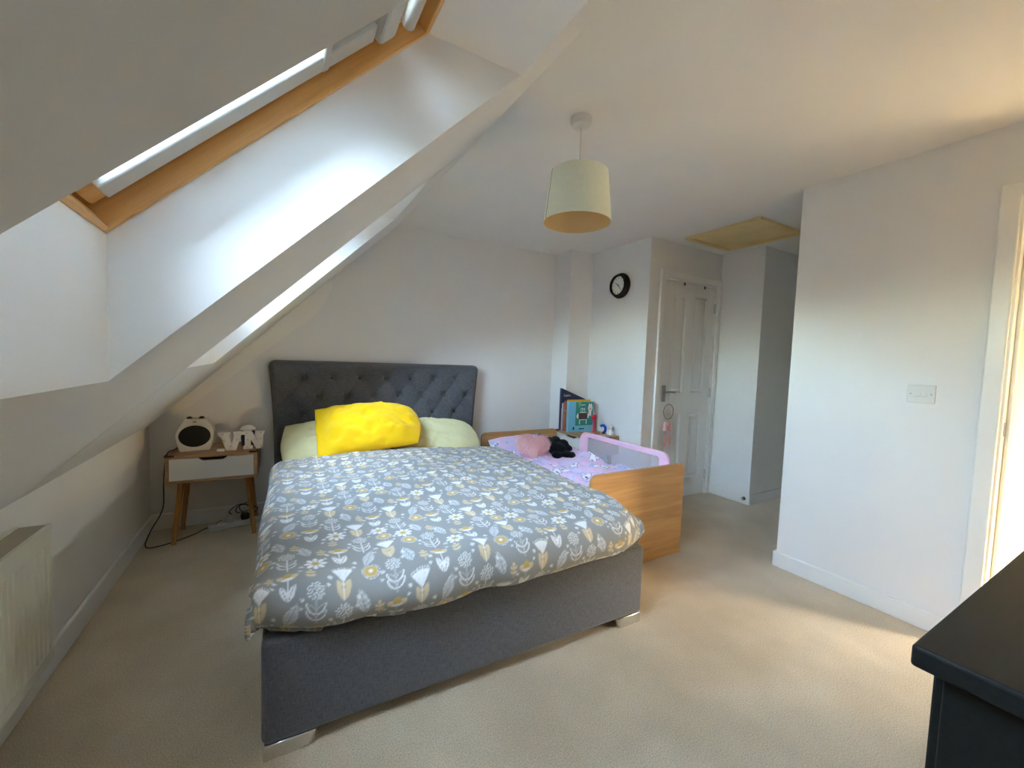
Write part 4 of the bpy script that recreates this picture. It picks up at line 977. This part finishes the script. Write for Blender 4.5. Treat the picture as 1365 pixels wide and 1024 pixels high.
for x_, z_ in ((-0.03, -0.37), (0.004, -0.31), (0.03, -0.36)):
    zt = RZ-RR-0.03
    f_ = obj('feather', MB().prism([(0, 0), (0.013, -0.03), (0.014, -0.08), (0.006, -0.12), (0, -0.13), (-0.006, -0.12), (-0.014, -0.08), (-0.013, -0.03)], -0.001, 0.001), PINKT, dc) if fth is None else share('feather', fth, dc)
    fth = fth or f_; f_.location = (x_, 0, z_)

# ------------------------------------------------------------------ pendant lamp
pd = thing('pendant_lamp', 'pale green drum pendant lamp with gold lining', 'lamp', (1.164, 1.483, 0))
obj('ceiling_rose', MB().lathe([(0, ZC), (0.047, ZC), (0.047, ZC-0.02), (0.04, ZC-0.034), (0.012, ZC-0.04), (0, ZC-0.04)], n=32), WHITEP, pd, auto=40)
obj('cord', MB().tube([(0, 0, ZC-0.038), (0.001, 0, 2.2), (0, 0, 2.12)], 0.0028, 8), WHITEP, pd, smooth=True)
obj('bulb_holder', MB().lathe([(0, 2.125), (0.007, 2.122), (0.013, 2.105), (0.021, 2.09), (0.021, 2.05), (0.018, 2.02), (0, 2.02)], n=24), WHITEP, pd, auto=50)
sh = obj('lamp_shade', MB().lathe([(0.151, 1.85), (0.128, 2.068), (0.1265, 2.068), (0.1495, 1.85)], n=64, close=True), SHADE, pd, auto=50)
obj('lining', MB().lathe([(0.1488, 1.852), (0.126, 2.066)], n=64), SHADEIN, sh, smooth=True)
for i in range(3):
    a = i*2.094+0.4; obj('spoke', MB().cyl((0.02*math.cos(a), 0.02*math.sin(a), 2.06), (0.127*math.cos(a), 0.127*math.sin(a), 2.06), 0.0018, n=8), GREYST, sh)
a = math.atan2(-0.62, -0.79)+math.radians(-50)
a = rad(167)
obj('seam', MB().add([(0.1285*math.cos(a), 0.1285*math.sin(a), 2.068), (0.1285*math.cos(a+0.03), 0.1285*math.sin(a+0.03), 2.068), (0.1518*math.cos(a+0.03), 0.1518*math.sin(a+0.03), 1.85), (0.1518*math.cos(a), 0.1518*math.sin(a), 1.85)], [(0, 1, 2, 3)]), BLACKP, sh)
obj('bulb', MB().lathe([(0, 1.93), (0.018, 1.935), (0.028, 1.955), (0.027, 1.975), (0.016, 2.005), (0.014, 2.022), (0, 2.022)], n=20), WHITEP, pd, smooth=True)

# ------------------------------------------------------------------ radiator
ra = thing('radiator', 'white ribbed panel radiator on the knee wall', 'radiator', (XL, 0, 0))
ry0, ry1, rz0, rz1 = 0.95, 1.845, 0.195, 0.648
m = MB(); prof = []; pitch = 0.0278; y = ry0+0.012
while y < ry1-0.012-pitch:
    prof += [(0.104, y), (0.104, y+pitch*0.6), (0.1015, y+pitch*0.7), (0.1015, y+pitch*0.9)]; y += pitch
prof += [(0.104, y), (0.104, ry1-0.006), (0.096, ry1), (0.088, ry1), (0.088, ry0), (0.104, ry0)]
m.prism(prof, rz0+0.045, rz1-0.06, 'z'); obj('ribbed_panel', m, RADW, ra)
obj('panel_edge', MB().box(0.088, 0.106, ry0, ry1, rz0, rz0+0.047), RADW, ra, bevel=0.006); obj('panel_edge', MB().box(0.088, 0.106, ry0, ry1, rz1-0.062, rz1-0.008), RADW, ra, bevel=0.006)
obj('rear_panel', MB().box(0.03, 0.042, ry0, ry1, rz0, rz1-0.01), RADW, ra, bevel=0.004)
obj('end_plate', MB().box(0.03, 0.1, ry1-0.006, ry1-0.002, rz0+0.02, rz1-0.008), RADW, ra)
tp = MB(); y = ry0+0.01
obj('top_edge', MB().box(0.096, 0.108, ry0, ry1, rz1-0.012, rz1), RADW, ra, bevel=0.003); obj('top_edge', MB().box(0.026, 0.036, ry0, ry1, rz1-0.012, rz1), RADW, ra, bevel=0.003)
bar0 = obj('grille_bar', MB().box(0.036, 0.096, y, y+0.0148, rz1-0.009, rz1-0.002), RADTOP, ra)
for i in range(1, 53): share('grille_bar', bar0, ra, (0, i*0.0166, 0))
obj('bracket', MB().box(0.001, 0.03, ry1-0.2, ry1-0.16, 0.3, 0.55), RADW, ra); obj('valve_pipe', MB().cyl((0.065, ry0+0.02, 0.0), (0.065, ry0+0.02, rz0+0.02), 0.008, n=12), CHROME, ra)

# ------------------------------------------------------------------ black chest in the foreground
ch = thing('chest_of_drawers', 'black wooden chest of drawers corner in the right foreground', 'chest', (0, 0, 0))
cx0, cx1, cy0, cy1, cz = 0.897, 2.02, -0.26, 0.221, 0.785
obj('top', MB().box(cx0, cx1, cy0, cy1, cz-0.036, cz), BLACKW, ch, bevel=0.006, seg=3)
obj('carcass', MB().box(cx0+0.045, cx1-0.045, cy0+0.02, cy1-0.03, 0.06, cz-0.036), BLACKW, ch, bevel=0.003)
for k in range(3):
    z0 = 0.1+k*0.212
    d_ = obj('drawer', MB().box(cx0+0.075, cx1-0.075, cy1-0.03, cy1-0.012, z0, z0+0.2), BLACKW, ch, bevel=0.004)
    for x_ in (cx0+0.33, cx1-0.33): obj('knob', MB().cyl((x_, cy1-0.012, z0+0.1), (x_, cy1+0.012, z0+0.1), 0.014, n=16), BLACKW, d_, bevel=0.003)
for x_ in (cx0+0.06, cx1-0.1):
    for y_ in (cy0+0.04, cy1-0.08): obj('foot', MB().box(x_, x_+0.05, y_, y_+0.05, 0.0005, 0.062), BLACKW, ch)
